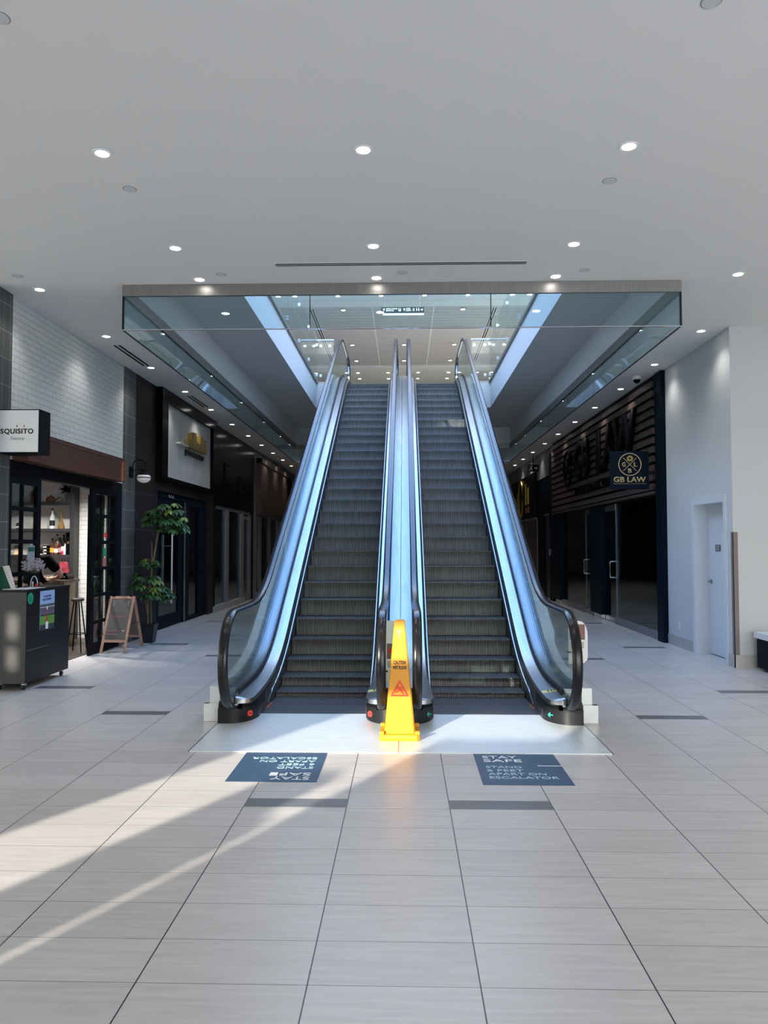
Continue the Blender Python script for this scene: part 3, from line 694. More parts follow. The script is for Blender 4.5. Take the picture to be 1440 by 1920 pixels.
def oct_(h, ch, z, yy=cy): return [(cx + a, yy + b, z) for a, b in ((-h, -h + ch), (-h + ch, -h), (h - ch, -h), (h, -h + ch), (h, h - ch), (h - ch, h), (-h + ch, h), (-h, h - ch))]
m.ring([oct_(.158, .02, .007), oct_(.160, .022, .03), oct_(.155, .022, .052), oct_(.135, .02, .058)])
for a, b in ((-1, -1), (1, -1), (1, 1), (-1, 1)): m.box(cx + a * .14 - .018, cx + a * .14 + .018, cy + b * .14 - .018, cy + b * .14 + .018, .055, .082, .006)
m.build('cone_base', M_YEL, t)
m = MB(); m.ring([oct_(.128, .012, .056), oct_(.120, .012, .075), oct_(.042, .006, .93), oct_(.038, .008, .94)]); cb = m.build('cone_body', M_YEL, t)
def cf(z, off=.0015): return cy - (.120 - (z - .075) / .855 * .078) - off
def conetext(body, z0, z1, wdt, x=cx):
    text('lettering', body, (x - wdt / 2, cf(z0), z0), (wdt, 0, 0), (0, cf(z1) - cf(z0), z1 - z0), M_INK, t, .0008, .03)
conetext('CAUTION', .592, .622, .098); conetext('WET FLOOR', .553, .581, .112)
def flat_poly(pts, mt, parent, nm, off=.0015, th=.0012):
    m = MB(); m.ring([[(cx + x, cf(z, off), z) for x, z in pts], [(cx + x, cf(z, off + th), z) for x, z in pts]]); return m.build(nm, mt, parent)
m = MB(); tri = [(-.064, .350), (.064, .350), (0, .462)]
for i in range(3):
    a, b = tri[i], tri[(i + 1) % 3]
    m.tube([(cx + a[0], cf(a[1], .001), a[1]), (cx + b[0], cf(b[1], .001), b[1])], .005, 8)
    m.lathe([(.001, -.005), (.005, -.005), (.005, .003), (.001, .003)], (cx + a[0], cf(a[1]), a[1]), 8, 'Y')
def limb(p, r): m.tube([(cx + x, cf(z, .001), z) for x, z in p], r, 6)
limb([(-.014, .418), (-.004, .408), (.004, .392)], .0065); limb([(.004, .392), (-.022, .382), (-.036, .372)], .0045); limb([(.004, .392), (.022, .372), (.034, .360)], .0045)
limb([(-.010, .412), (.014, .414), (.024, .406)], .0035); limb([(-.010, .412), (-.026, .396)], .0035); limb([(.002, .400), (.030, .388)], .004)
m.lathe([(.001, -.003), (.007, -.003), (.007, .002), (.001, .002)], (cx - .016, cf(.428), .428), 10, 'Y')
m.build('warning_symbol', M_RED, t)
m = MB(); m.lathe([(.001, -.002), (.016, -.002), (.016, .001), (.001, .001)], (cx - .004, cf(.850), .850), 14, 'Y'); m.box(cx - .009, cx + .001, cf(.80, .002), cf(.84, 0) + .003, .800, .845)
m.build('keyhole_slot', M_TRIMM, t)
# anti-climb plates standing on the outer decking
def guard(x0, x1, lb, nm_side):
    y = 7.16; t = thing('guard_plate', ((x0 + x1) / 2, y, .2), lb, 'safety plate')
    r = .07; P = []
    zt, zb = .85, .46 if nm_side == 'r' else .28
    for cx_, cz_, a0 in ((x1 - r, zt - r * 1.8, 0), (x0 + .01, zt - .01, 90), (x0 + .01, zb + .01, 180), (x1 - r, zb + r, 270)):
        rr = r if cx_ > x0 + .02 else .01
        for k in range(7):
            a = math.radians(a0 + 15 * k); P.append((cx_ + rr * math.cos(a), cz_ + rr * (1.8 if a0 == 0 and rr == r else 1) * math.sin(a)))
    MB().prism([(x, z) for x, z in P], y, y + .006, 'Y').build('plate', mat('white_steel_plate', (.70, .68, .64), .35), t)
    MB().box(x0 + .01, x1 - .025, y - .002, y, zb + .22, zb + .36).build('pictogram_panel', mat('brown_red_print', (.17, .085, .075), .5), t, label='red brown pictogram')
    MB().box(x0 + .02, x1 - .06, y - .003, y - .002, zb + .27, zb + .31).build('hand_symbol', mat('dark_red_print', (.45, .02, .02), .5), t)
    m = MB()
    for k in range(4): m.box(x0 + .015, x1 - .035, y - .002, y, zb + .145 + k * .015, zb + .151 + k * .015)
    m.build('printed_lines', M_INK, t)
    MB().box(x0 - .01 if nm_side == 'r' else x0 - .03, x0 + .02, y - .012, y + .018, zb + .1, zb + .115).build('mounting_bracket', M_BOOT, t)
guard(1.50, 1.675, 'white rounded safety plate fixed outside the right escalator glass', 'r')
guard(-.172, -.05, 'white rounded safety plate between the inner handrails, behind the cone', 'c')
# ================================================================== LEFT: RESTAURANT
t = thing('projecting_sign', (-4.16, 8.3, 2.53), 'white light box sign reading SQUISITO in a black frame on the tiled pillar', 'sign')
MB().box(-4.379, -3.932, 8.20, 8.45, 2.535, 3.012, .004).build('frame', M_BLACK, t)
MB().box(-4.378, -3.945, 8.194, 8.20, 2.548, 3.0).build('face', mat('sign_face', (.72, .73, .72), .35), t)
text('lettering', 'SQUISITO', (-4.356, 8.1925, 2.735), (.359, 0, 0), (0, 0, .066), M_INK, t, .0012, .035, spacing=1.12)
MB().box(-4.181, -4.172, 8.1905, 8.194, 2.818, 2.838).build('letter_dot', M_INK, t)
MB().box(-4.104, -4.095, 8.1905, 8.194, 2.818, 2.838).build('letter_dot', mat('red_dot', (.25, .02, .04), .5), t, label='red dot above the second i')
def script_text(body, p0, U, V, mt, par, shear=.35):
    cu_shear = U; o = text('lettering', body, p0, U, V, mt, par, .0008, -.012, spacing=.92)
    P0 = Vector(p0) - ORG[par.name]; Vh = Vector(V)
    for v in o.data.vertices:
        k = (v.co - P0).dot(Vh) / Vh.length_squared; v.co += Vector(U).normalized() * (k * Vh.length * shear)
    return o
script_text('Trattoria', (-4.262, 8.1925, 2.678), (.16, 0, 0), (0, 0, .034), mat('grey_print', (.06, .06, .06), .5), t, .5)
m = MB(); m.box(-4.355, -4.275, 8.192, 8.194, 2.690, 2.692); m.box(-4.08, -4.0, 8.192, 8.194, 2.690, 2.692); m.build('rule_line', mat('light_grey_print', (.4, .4, .4), .5), t)
t = thing('fascia_canopy', (-4.3, 10, 2.49), 'brown copper fascia canopy over the restaurant doors under white brick', 'canopy')
m = MB(); m.prism([(-4.379, 2.49), (-4.20, 2.49), (-4.20, 2.775), (-4.19, 2.785), (-4.19, 2.80), (-4.20, 2.805), (-4.20, 2.835), (-4.379, 2.85)], 8.5, 11.50, 'Y'); m.build('fascia', M_COP, t)
MB().box(-4.205, -4.185, 11.38, 11.52, 2.495, 2.79).build('end_trim', M_COPL, t, label='bright copper end trim')
def leafframe(par, y0, y1, rows, cols, x=-4.43, z0=.02, z1=2.34, st=.06, th=.05, nm='frame'):
    m = MB(); m.box(x - th / 2, x + th / 2, y0, y0 + st, z0, z1); m.box(x - th / 2, x + th / 2, y1 - st, y1, z0, z1)
    m.box(x - th / 2, x + th / 2, y0 + st, y1 - st, z1 - st, z1); m.box(x - th / 2, x + th / 2, y0 + st, y1 - st, z0, z0 + .14)
    for z in rows: m.box(x - th / 2 + .002, x + th / 2 - .002, y0 + st, y1 - st, z - .024, z + .024)
    for y in cols: m.box(x - th / 2 + .004, x + th / 2 - .004, y - .012, y + .012, z0 + .14, z1 - st)
    fr = m.build(nm, M_BLACK, par)
    MB().box(x - .004, x + .004, y0 + st, y1 - st, z0 + .14, z1 - st).build('glass_pane', M_CLEAR, par)
    return fr
ROWS = [.45, .83, 1.21, 1.585, 1.965]
t = thing('restaurant_storefront', (-4.43, 10.15, 0), 'black steel gridded glass front of the restaurant with open doorway', 'storefront')
MB().box(-4.50, -4.385, 8.45, 11.88, 2.345, 2.50).build('header', M_BLACK, t)
MB().box(-4.50, -4.385, 11.70, 11.88, 0, 2.345).build('post', M_NAVY, t)
MB().box(-4.425, -4.385, 10.74, 10.80, 0.0, 2.345).build('post', M_BLACK, t)
MB().box(-4.44, -4.39, 10.80, 11.70, 0.0, .018).build('sill', M_BLACK, t)
leafframe(t, 8.47, 9.26, ROWS, [8.83], st=.09, nm='fixed_frame')
t2 = thing('glass_door', (-4.43, 11.2, 0), 'black gridded glass door leaf on the right of the restaurant doorway', 'door')
leafframe(t2, 10.81, 11.69, ROWS, [11.12, 11.40], x=-4.405, th=.03, nm='door_frame')
MB().box(-4.388, -4.375, 10.82, 10.855, .95, 1.20).build('lock_plate', M_CHROME, t2)
MB().tube([(-4.38, 10.84, 1.10), (-4.35, 10.84, 1.10), (-4.35, 10.92, 1.10)], .008, 8).build('door_handle', M_CHROME, t2)
for (y, z, h, c_, n_) in ((11.30, 1.69, .07, M_RED, 'round red sticker'), (11.27, 1.44, .12, mat('green_sticker', (.02, .30, .16), .5), 'green sticker'), (11.27, 1.29, .14, mat('pink_sticker', (.55, .18, .15), .5), 'red and white sticker')):
    MB().box(-4.400, -4.397, y - .045, y + .045, z - h / 2, z + h / 2).build('sticker', c_, t2, label=n_)
t3 = thing('folding_door', (-4.8, 11.8, 0), 'folded stack of black gridded door leaves behind the glass door', 'door')
for k, yy in enumerate((11.5, 11.62, 11.74)):
    m = MB(); xa, xb = -4.75, -4.60
    m.box(xa, xa + .04, yy - .02, yy + .02, .02, 2.3); m.box(xb - .04, xb, yy - .02, yy + .02, .02, 2.3); pass
    for z in [.06] + ROWS + [2.27]: m.box(xa, xb, yy - .018, yy + .018, z - .024, z + .024)
    m.build('door_leaf', M_BLACK, t3)
# window notice on the left glass
t = thing('notice', (-4.40, 8.95, 1.43), 'green headed paper notice taped to the left gridded restaurant window', 'notice')
MB().box(-4.400, -4.396, 8.93, 9.10, 1.24, 1.54).build('sheet', mat('notice_paper', (.30, .33, .36), .6), t)
MB().box(-4.396, -4.395, 8.94, 9.09, 1.47, 1.52).build('heading', mat('notice_green', (.01, .10, .06), .5), t)
# interior shell
w = MB(); w.box(-9.2, -4.46, 12.72, 12.9, 0, 3.1); struct(w.build('wall_restaurant_back', M_IBRICK))
w = MB(); w.box(-9.2, -9.0, 8.3, 12.9, 0, 3.1); struct(w.build('wall_restaurant_side', M_DARKIN))
w = MB(); w.box(-9.2, -4.50, 8.3, 12.72, 3.0, 3.1); struct(w.build('ceiling', M_WALL))
w = MB(); w.box(-9.0, -4.50, 8.3, 12.72, 0.0, .012); struct(w.build('floor', M_DFLOOR))
for x, y in ((-5.5, 11.2), (-6.4, 11.6), (-5.12, 11.75), (-6.9, 10.2)):
    downlight('recessed_downlight', x, y, 3.0, 'added unseen lamp brightening the restaurant interior', 'added lamps inside the restaurant', spot=230)  # unseen lamps, added to brighten the restaurant interior
t = thing('bar_shelving', (-5.9, 12.5, 0), 'dark open bar shelving with marble back holding bottles', 'shelf')
MB().box(-6.6, -5.40, 12.69, 12.715, .9, 2.95).build('back_panel', mat('white_marble', (.62, .60, .58), .3, noise=(2.5, .25, (1, 1, 1))), t)
for x in (-5.455, -6.6): MB().box(x, x + .065, 12.48, 12.69, .02, 2.95).build('upright', mat('dark_grey_steel', (.02, .02, .023), .5), t)
for z in (2.255, 1.813, 1.385): MB().box(-6.535, -5.455, 12.47, 12.69, z - .05, z).build('shelf', mat('dark_grey_steel', (.02, .02, .023), .5), t)
def bottle(x, y, z, h, r, mt, lb, neck=.32, cap=None, lab=None, shape='b', cat='bottle', nm='bottle', g='bottles on the bar shelves'):
    y = 12.585 + (y - 12.5) * .35; x = min(x, -5.50); t = thing(nm, (x, y, z), lb, cat, g)
    if shape == 'b': pr = [(.001, 0), (r, 0.002), (r, h * (.62 - neck * .3)), (r * .85, h * (.70 - neck * .3)), (r * .34, h * .80 - neck * .1 * h), (r * .30, h * .93)]
    elif shape == 'decanter': pr = [(.001, 0), (r, .003), (r * 1.0, h * .10), (r * .72, h * .28), (r * .32, h * .5), (r * .22, h * .6), (r * .22, h * .95)]
    else: pr = [(.001, 0), (r, 0), (r, h * .8), (r * .8, h * .85), (r * .7, h * .95)]
    MB().lathe(pr + [(.001, pr[-1][1])], (x, y, z), 16).build('glass_body', mt, t, smooth=True)
    MB().lathe([(.001, h * .93), (r * .36, h * .93), (r * .36, h), (.001, h)], (x, y, z), 12).build('cap', cap or M_BLACK, t)
    if lab: MB().lathe([(r * 1.02, h * .15), (r * 1.02, h * .42)], (x, y, z), 16).build('label_band', lab, t, smooth=True)
    return t
BG = lambda n, c, r=.15: mat(n, c, r)
A_, B_, C_ = 2.255, 1.813, 1.385
bottle(-5.795, 12.5, B_, .33, .042, BG('clear_bottle', (.55, .58, .58)), 'clear spirits bottle with dark band on the middle bar shelf', lab=M_INK)
bottle(-5.645, 12.5, B_, .31, .055, BG('gold_bottle', (.20, .12, .04), .12), 'bronze cone shaped decanter on the middle bar shelf', shape='decanter', cap=M_GOLD)
bottle(-5.785, 12.50, C_, .27, .040, BG('brown_bottle', (.05, .02, .015)), 'brown bottle with orange label on the lowest bar shelf', lab=mat('orange_label', (.60, .28, .02), .5))
bottle(-5.735, 12.68, C_, .34, .036, BG('clear_bottle', (.5, .5, .5)), 'tall clear bottle behind the orange labelled one')
bottle(-5.715, 12.44, C_, .24, .030, BG('amber_bottle', (.10, .035, .02)), 'slim amber bottle on the lowest bar shelf, third from left', lab=M_WHT)
bottle(-5.665, 12.56, C_, .28, .038, BG('dark_red_bottle', (.05, .008, .012)), 'dark red bottle on the lowest bar shelf beside the wine bottle', lab=mat('rose_label', (.35, .18, .18), .5))
bottle(-5.60, 12.52, C_, .33, .044, BG('wine_bottle', (.008, .010, .008)), 'black wine bottle, tallest dark one on the lowest bar shelf', lab=mat('cream_label', (.5, .45, .42), .5))
bottle(-5.56, 12.42, C_, .20, .030, BG('white_bottle', (.42, .44, .48)), 'pale grey bottle on the lowest bar shelf', neck=.1)
bottle(-5.595, 12.42, C_, .07, .028, mat('red_tin', (.45, .02, .03), .4), 'small red tin at the front of the lowest bar shelf', shape='jar', cat='tin', nm='tin', g='small jars on the bar shelves')
t = thing('gift_box', (-5.50, 12.59, C_), 'black bottle box with gold emblem at the right end of the lowest shelf', 'box')
MB().box(-5.535, -5.46, 12.52, 12.64, C_, C_ + .36, .004).build('carton', M_BLKG, t); MB().lathe([(.001, -.002), (.022, -.002), (.022, .002), (.001, .002)], (-5.497, 12.518, C_ + .2), 14, 'Y').build('emblem', M_GOLD, t)
t = thing('box', (-5.87, 12.59, C_), 'stack of flat dark boxes with white labels at the left of the lowest shelf', 'box')
for k in range(3): MB().box(-5.925, -5.84, 12.52, 12.64, C_ + .001 + k * .052, C_ + .05 + k * .052).build('carton', M_BLKG, t); MB().box(-5.91, -5.855, 12.518, 12.52, C_ + .016 + k * .052, C_ + .032 + k * .052).build('label_strip', M_WHT, t)
t = thing('serving_dish', (-5.83, 12.59, A_), 'covered bronze dish on the top bar shelf', 'dish')
MB().lathe([(.001, 0), (.06, 0), (.075, .02), (.078, .055), (.05, .09), (.012, .1), (.012, .115), (.001, .115)], (-5.83, 12.59, A_), 20).build('bowl', BG('bronze_metal', (.18, .09, .05), .2), t, smooth=True)
MB().tube([(-5.75, 12.59, A_ + .03), (-5.70, 12.59, A_ + .07), (-5.66, 12.57, A_ + .075), (-5.62, 12.59, A_ + .04), (-5.65, 12.61, A_ + .02)], .010, 8).build('handle', BG('bronze_metal', (.18, .09, .05), .2), t, smooth=True)
t = thing('dried_plant', (-5.48, 12.59, A_), 'spiky black dried plant in a clear vase on the top bar shelf', 'plant')
MB().lathe([(.001, 0), (.035, 0), (.035, .13), (.033, .13), (.033, .004), (.001, .004)], (-5.56, 12.59, A_ + .001), 16).build('vase', M_CLEAR, t, smooth=True)
m = MB()
for k in range(60):
    a = random.uniform(0, 2 * PI); b = random.uniform(-.5, 1.0); L_ = random.uniform(.08, .15)
    d = Vector((math.cos(a) * math.cos(b), math.sin(a) * math.cos(b) * .6, math.sin(b))); p = Vector((-5.56, 12.59, A_ + .19))
    m.tube([p, p + d * L_ * .6 + Vector((0, 0, .01)), p + d * L_], [.004, .009, .002], 5)
m.build('foliage', M_SHIRT, t); MB().tube([(-5.57, 12.59, A_ + .01), (-5.56, 12.59, A_ + .2)], .004, 6).build('stem', M_STEM, t)
bottle(-6.36, 12.5, B_, .10, .035, BG('dark_jar', (.02, .02, .02)), 'small dark jar with white label seen through the left window', shape='jar', lab=M_WHT, cat='jar', nm='jar', g='small jars on the bar shelves')
bottle(-6.11, 12.5, B_, .22, .04, BG('cream_bottle', (.48, .42, .30)), 'cream bottle seen through the left restaurant window')
bottle(-6.12, 12.5, A_, .26, .032, BG('brown_red_bottle', (.12, .04, .03)), 'slim reddish bottle on the top shelf seen through the window')
t = thing('lantern', (-6.38, 12.59, C_), 'copper table lantern seen through the left restaurant window', 'lamp')
MB().lathe([(.001, 0), (.05, 0), (.055, .02), (.03, .03), (.03, .10), (.001, .10)], (-6.38, 12.59, C_), 16).build('lamp_shade', mat('peach_glass', (.8, .45, .30), .4, emit=(1, .6, .35), es=.5), t, smooth=True)
MB().lathe([(.001, .10), (.055, .10), (.03, .15), (.001, .16)], (-6.38, 12.59, C_), 16).build('cap', M_BLACK, t, smooth=True)
# bar counter, bag, appliance, stool
t = thing('bar_counter', (-5.9, 11.75, 0), 'bar counter with dark top and vertical ribbed bronze front', 'counter')
MB().box(-6.7, -5.12, 11.55, 11.95, .0, .98).build('ribbed_front', rib_mat('ribbed_bronze', (.30, .23, .15), (.03, .025, .02), .028, 'X', .4, .5), t)
MB().box(-6.75, -5.08, 11.48, 12.0, .98, 1.02).build('worktop', mat('brown_worktop', (.12, .075, .055), .4), t)
t = thing('countertop_appliance', (-5.2, 11.7, 1.02), 'low black appliance with humped top on the bar counter', 'appliance')
m = MB(); m.prism([(-5.34, 1.02), (-5.10, 1.02), (-5.10, 1.07), (-5.13, 1.12), (-5.17, 1.125), (-5.20, 1.08), (-5.25, 1.075), (-5.30, 1.095), (-5.34, 1.06)], 11.62, 11.85, 'Y'); m.build('body', M_BLKG, t)
MB().lathe([(.001, 0), (.012, 0), (.012, .008), (.001, .008)], (-5.15, 11.612, 1.06), 10, 'Y').build('knob', M_CHROME, t)
t = thing('bag', (-5.52, 12.45, 1.06), 'red patterned bag with white hem hanging below the lowest bar shelf', 'bag')
m = MB(); m.prism([(-5.60, 1.095), (-5.43, 1.095), (-5.47, 1.25), (-5.50, 1.275), (-5.585, 1.275)], 12.42, 12.47, 'Y'); m.build('bag_body', mat('red_pattern_cloth', (.25, .025, .04), .7, noise=(14, .6, (1, 1, 1))), t)
MB().box(-5.60, -5.43, 12.415, 12.475, 1.06, 1.095).build('hem', mat('pale_hem', (.55, .42, .40), .7), t)
MB().tube([(-5.57, 12.445, 1.275), (-5.55, 12.445, 1.33), (-5.52, 12.445, 1.33), (-5.51, 12.445, 1.275)], .004, 6).build('strap', M_SHIRT, t)
t = thing('bar_stool', (-4.85, 11.05, 0), 'dark round bar stool just inside the restaurant doorway', 'stool')
sx, sy = -4.72, 11.1
MB().lathe([(.001, .735), (.075, .735), (.09, .745), (.092, .765), (.08, .78), (.001, .785)], (sx, sy, 0), 20).build('seat', mat('dark_stool_wood', (.06, .04, .035), .5), t, smooth=True)
for k in range(4):
    a = PI / 4 + k * PI / 2; MB().tube([(sx + .05 * math.cos(a), sy + .05 * math.sin(a), .74), (sx + .15 * math.cos(a), sy + .15 * math.sin(a), .012)], .010, 8).build('leg', M_BLACK, t)
MB().tube([(sx + .115 * math.cos(k * PI / 8), sy + .115 * math.sin(k * PI / 8), .27) for k in range(17)], .006, 6).build('footrest', M_BLACK, t)
# host stand
t = thing('host_stand', (-4.19, 8.68, 0), 'black wheeled host stand with beer poster and green sticker, outside the restaurant', 'host stand')
MB().box(-4.372, -4.012, 8.15, 9.20, .075, 1.045, .004).build('cabinet_body', mat('black_laminate', (.011, .011, .013), .38, spec=.2), t)
MB().box(-4.370, -4.014, 8.144, 8.15, .078, 1.043).build('front_panel', mat('brown_grey_laminate', (.038, .037, .036), .45), t, label='brown grey front panel')
MB().box(-4.376, -4.006, 8.14, 9.21, 1.045, 1.068, .003).build('top', mat('black_laminate', (.011, .011, .013), .38, spec=.2), t)
MB().box(-4.013, -4.0095, 8.17, 8.66, .418, .423).build('panel_joint', mat('grey_scratch', (.15, .15, .15), .5), t)
for x, y in ((-4.06, 8.22), (-4.06, 9.12), (-4.32, 8.22), (-4.32, 9.12)):
    c_ = MB().lathe([(.001, -.013), (.022, -.014), (.030, -.010), (.030, .010), (.022, .014), (.001, .013)], (x, y, .031), 18, 'X').build('caster', M_RUB, t, smooth=True)
    MB().box(x - .019, x + .019, y - .02, y + .02, .055, .078).build('fork', M_CHROME, c_)
GX = -4.0095
def sideface(nm, y0, y1, z0, z1, m, k=0, par=t): return MB().box(-4.0125, GX + .0006 * k, y0, y1, z0, z1).build(nm, m, par)
pst = sideface('poster', 8.45, 8.80, .60, 1.035, mat('poster_sky', (.32, .46, .72), .4), 1); pst['label'] = 'beer poster with bottle over a stadium'
def P_(nm, a, b, c_, d, m, k=2): MB().box(-4.0090, GX + .0006 * k, 8.45 + .35 * a, 8.45 + .35 * b, .60 + .435 * c_, .60 + .435 * d).build(nm, m, pst)
P_('picture_stand', 0, 1, .46, .66, mat('stadium_grey', (.10, .10, .12), .5)); P_('picture_crowd', 0, 1, .36, .46, mat('stadium_purple', (.13, .10, .17), .5, noise=(60, .5, (1, 1, 1))))
P_('picture_pitch', 0, 1, .14, .38, mat('pitch_green', (.12, .30, .05), .5)); P_('picture_foot', 0, 1, 0, .14, mat('poster_dark', (.03, .04, .06), .5)); P_('picture_light', 0, 1, .575, .59, mat('pale_line', (.6, .62, .65), .5), 3)
m = MB()
yc = 8.45 + .35 * .47
m.ring([[(GX + h, yc + a, .60 + .435 * b) for a, b in ((-.035, .10), (.035, .10), (.035, .27), (.012, .38), (.010, .52), (-.010, .52), (-.012, .38), (-.035, .27))] for h in (.0018, .0024)]); m.build('picture_bottle', mat('amber_print', (.38, .09, .015), .4), pst)
m = MB(); m.ring([[(GX + h, yc + a, .60 + .435 * b) for a, b in ((-.028, .02), (.028, .02), (.032, .19), (0, .215), (-.032, .19))] for h in (.0026, .003)]); m.build('picture_label', M_WHT, pst)
m = MB(); m.ring([[(GX + h, yc + .016 * math.cos(k * PI / 6), .60 + .435 * .56 + .02 * math.sin(k * PI / 6)) for k in range(12)] for h in (.0026, .003)]); m.build('picture_cap', M_WHT, pst)
text('lettering', 'TASTE', (GX + .0012, 8.52, .60 + .435 * .83), (0, .19, 0), (0, 0, .024), mat('poster_navy', (.01, .02, .12), .5), pst, .0008, .05)
text('lettering', 'VICTORY', (GX + .0012, 8.50, .60 + .435 * .75), (0, .23, 0), (0, 0, .024), mat('poster_navy', (.01, .02, .12), .5), pst, .0008, .05)
m = MB(); m.ring([[(h, 8.23 + .062 * math.cos(k * PI / 12), .972 + .062 * math.sin(k * PI / 12)) for k in range(24)] for h in (-4.0125, -4.0085)]); stt = m.build('round_sticker', mat('emerald_sticker', (.01, .32, .17), .45), t); stt['label'] = 'round green sticker'
text('lettering', 'SAFE\nSPACE', (-4.0083, 8.195, .945), (0, .07, 0), (0, 0, .045), mat('dark_green_print', (.005, .10, .05), .5), stt, .0005, .02)
# things on the stand
t = thing('menu_folder', (-4.30, 8.4, 1.068), 'open green menu folder standing on the host stand with white page', 'menu')
m = MB(); m.prism([(-4.372, 1.069), (-4.24, 1.069), (-4.345, 1.31), (-4.372, 1.31)], 8.28, 8.31, 'Y'); m.build('cover', mat('dark_green_cover', (.005, .085, .045), .5), t)
m = MB(); m.ring([[(-4.245, 8.27, 1.07), (-4.195, 8.27, 1.07), (-4.275, 8.27, 1.325), (-4.345, 8.27, 1.315)], [(-4.245, 8.278, 1.07), (-4.195, 8.278, 1.07), (-4.275, 8.278, 1.325), (-4.345, 8.278, 1.315)]]); m.build('page', mat('menu_paper', (.72, .68, .66), .7), t)
m = MB()
for k in range(9): m.box(-4.335 + k * .0145, -4.322 + k * .0145, 8.268, 8.27, 1.295 - k * .026, 1.299 - k * .026)
m.build('printed_line', M_INK, t)
t = thing('menu_sheet', (-4.16, 8.35, 1.068), 'white menu sheet lying flat on the host stand', 'menu')
m = MB(); m.ring([[(x, y, z) for x, y in ((-4.29, 8.17), (-4.04, 8.20), (-4.02, 8.60), (-4.26, 8.56))] for z in (1.069, 1.0735)]); m.build('page', mat('menu_paper', (.72, .68, .66), .7), t)
MB().box(-4.24, -4.06, 8.24, 8.25, 1.0736, 1.074).build('printed_line', M_INK, t)
t = thing('flower_vase', (-4.27, 8.80, 1.068), 'dark vase of dried white flowers on the host stand', 'vase')
vx, vy = -4.27, 8.80
MB().lathe([(.001, 0), (.04, 0), (.05, .03), (.045, .10), (.03, .14), (.034, .15), (.001, .15)], (vx, vy, 1.0685), 18).build('vase_body', M_NAVY, t, smooth=True)
m = MB(); m2 = MB()
for k in range(150):
    a = random.uniform(0, 2 * PI); r_ = .135 * math.sqrt(random.random()); z = 1.27 + random.uniform(-.05, .14) * (1 - r_ / .25)
    p = Vector((vx + r_ * math.cos(a) * .98, vy + r_ * math.sin(a) * .8, z + .02)); 
    p.x = max(p.x, -4.37)
    if k % 4 == 0: m2.tube([(vx, vy, 1.20), tuple(p)], .0015, 4)
    for q in range(5):
        b = q * 2 * PI / 5 + a; n = Vector((math.cos(b), math.sin(b) * .5, math.sin(b) * .8)) * .012
        sd_ = Vector((-n.z, 0, n.x)) * .45
        m.face([m.bm.verts.new(v) for v in (p, p + n * .6 + sd_, p + n * 1.3, p + n * .6 - sd_)])
m.build('flowers', mat('dried_flower', (.40, .38, .44), .8), t); m2.build('stems', M_STEM, t)
m = MB()
for k in range(26):
    a = random.uniform(0, 2 * PI); d = Vector((math.cos(a), math.sin(a), .1)); p = Vector((vx, vy, 1.225)); q = p + d * .09; q.x = max(q.x, -4.375); sd_ = Vector((-d.y, d.x, 0)) * .016
    m.face([m.bm.verts.new(v) for v in (p, (p + q) / 2 + sd_ + Vector((0, 0, .02)), q, (p + q) / 2 - sd_ + Vector((0, 0, .02)))])
m.build('leaves', M_LEAF, t)
t = thing('arched_stand', (-4.19, 8.62, 1.068), 'small clear arched stand between the menu and the flower vase', 'display stand')
pa = [(-4.225 + .042 - .042 * math.cos(k * PI / 12), 8.66, 1.074 + .12 * math.sin(k * PI / 12)) for k in range(13)]
MB().tube(pa, .006, 8).build('arch', mat('pale_acrylic', (.5, .55, .60), .2), t, smooth=True)
MB().box(-4.23, -4.135, 8.635, 8.685, 1.0685, 1.075).build('base_plate', mat('pale_acrylic', (.5, .55, .60), .2), t)
MB().lathe([(.001, 0), (.009, 0), (.009, .055), (.001, .06)], (-4.20, 8.66, 1.0755), 10).build('candle', mat('cream_wax', (.7, .62, .48), .5), t)
t = thing('small_bottle', (-4.15, 8.60, 1.068), 'small red bottle on the host stand beside the arched stand', 'bottle')
MB().lathe([(.001, 0), (.018, 0), (.018, .03), (.008, .04), (.001, .04)], (-4.145, 8.64, 1.0685), 12).build('bottle_body', mat('red_liquid', (.42, .02, .05), .3), t, smooth=True)
MB().lathe([(.001, .04), (.007, .04), (.007, .052), (.001, .052)], (-4.145, 8.64, 1.0685), 10).build('cap', M_BLACK, t)
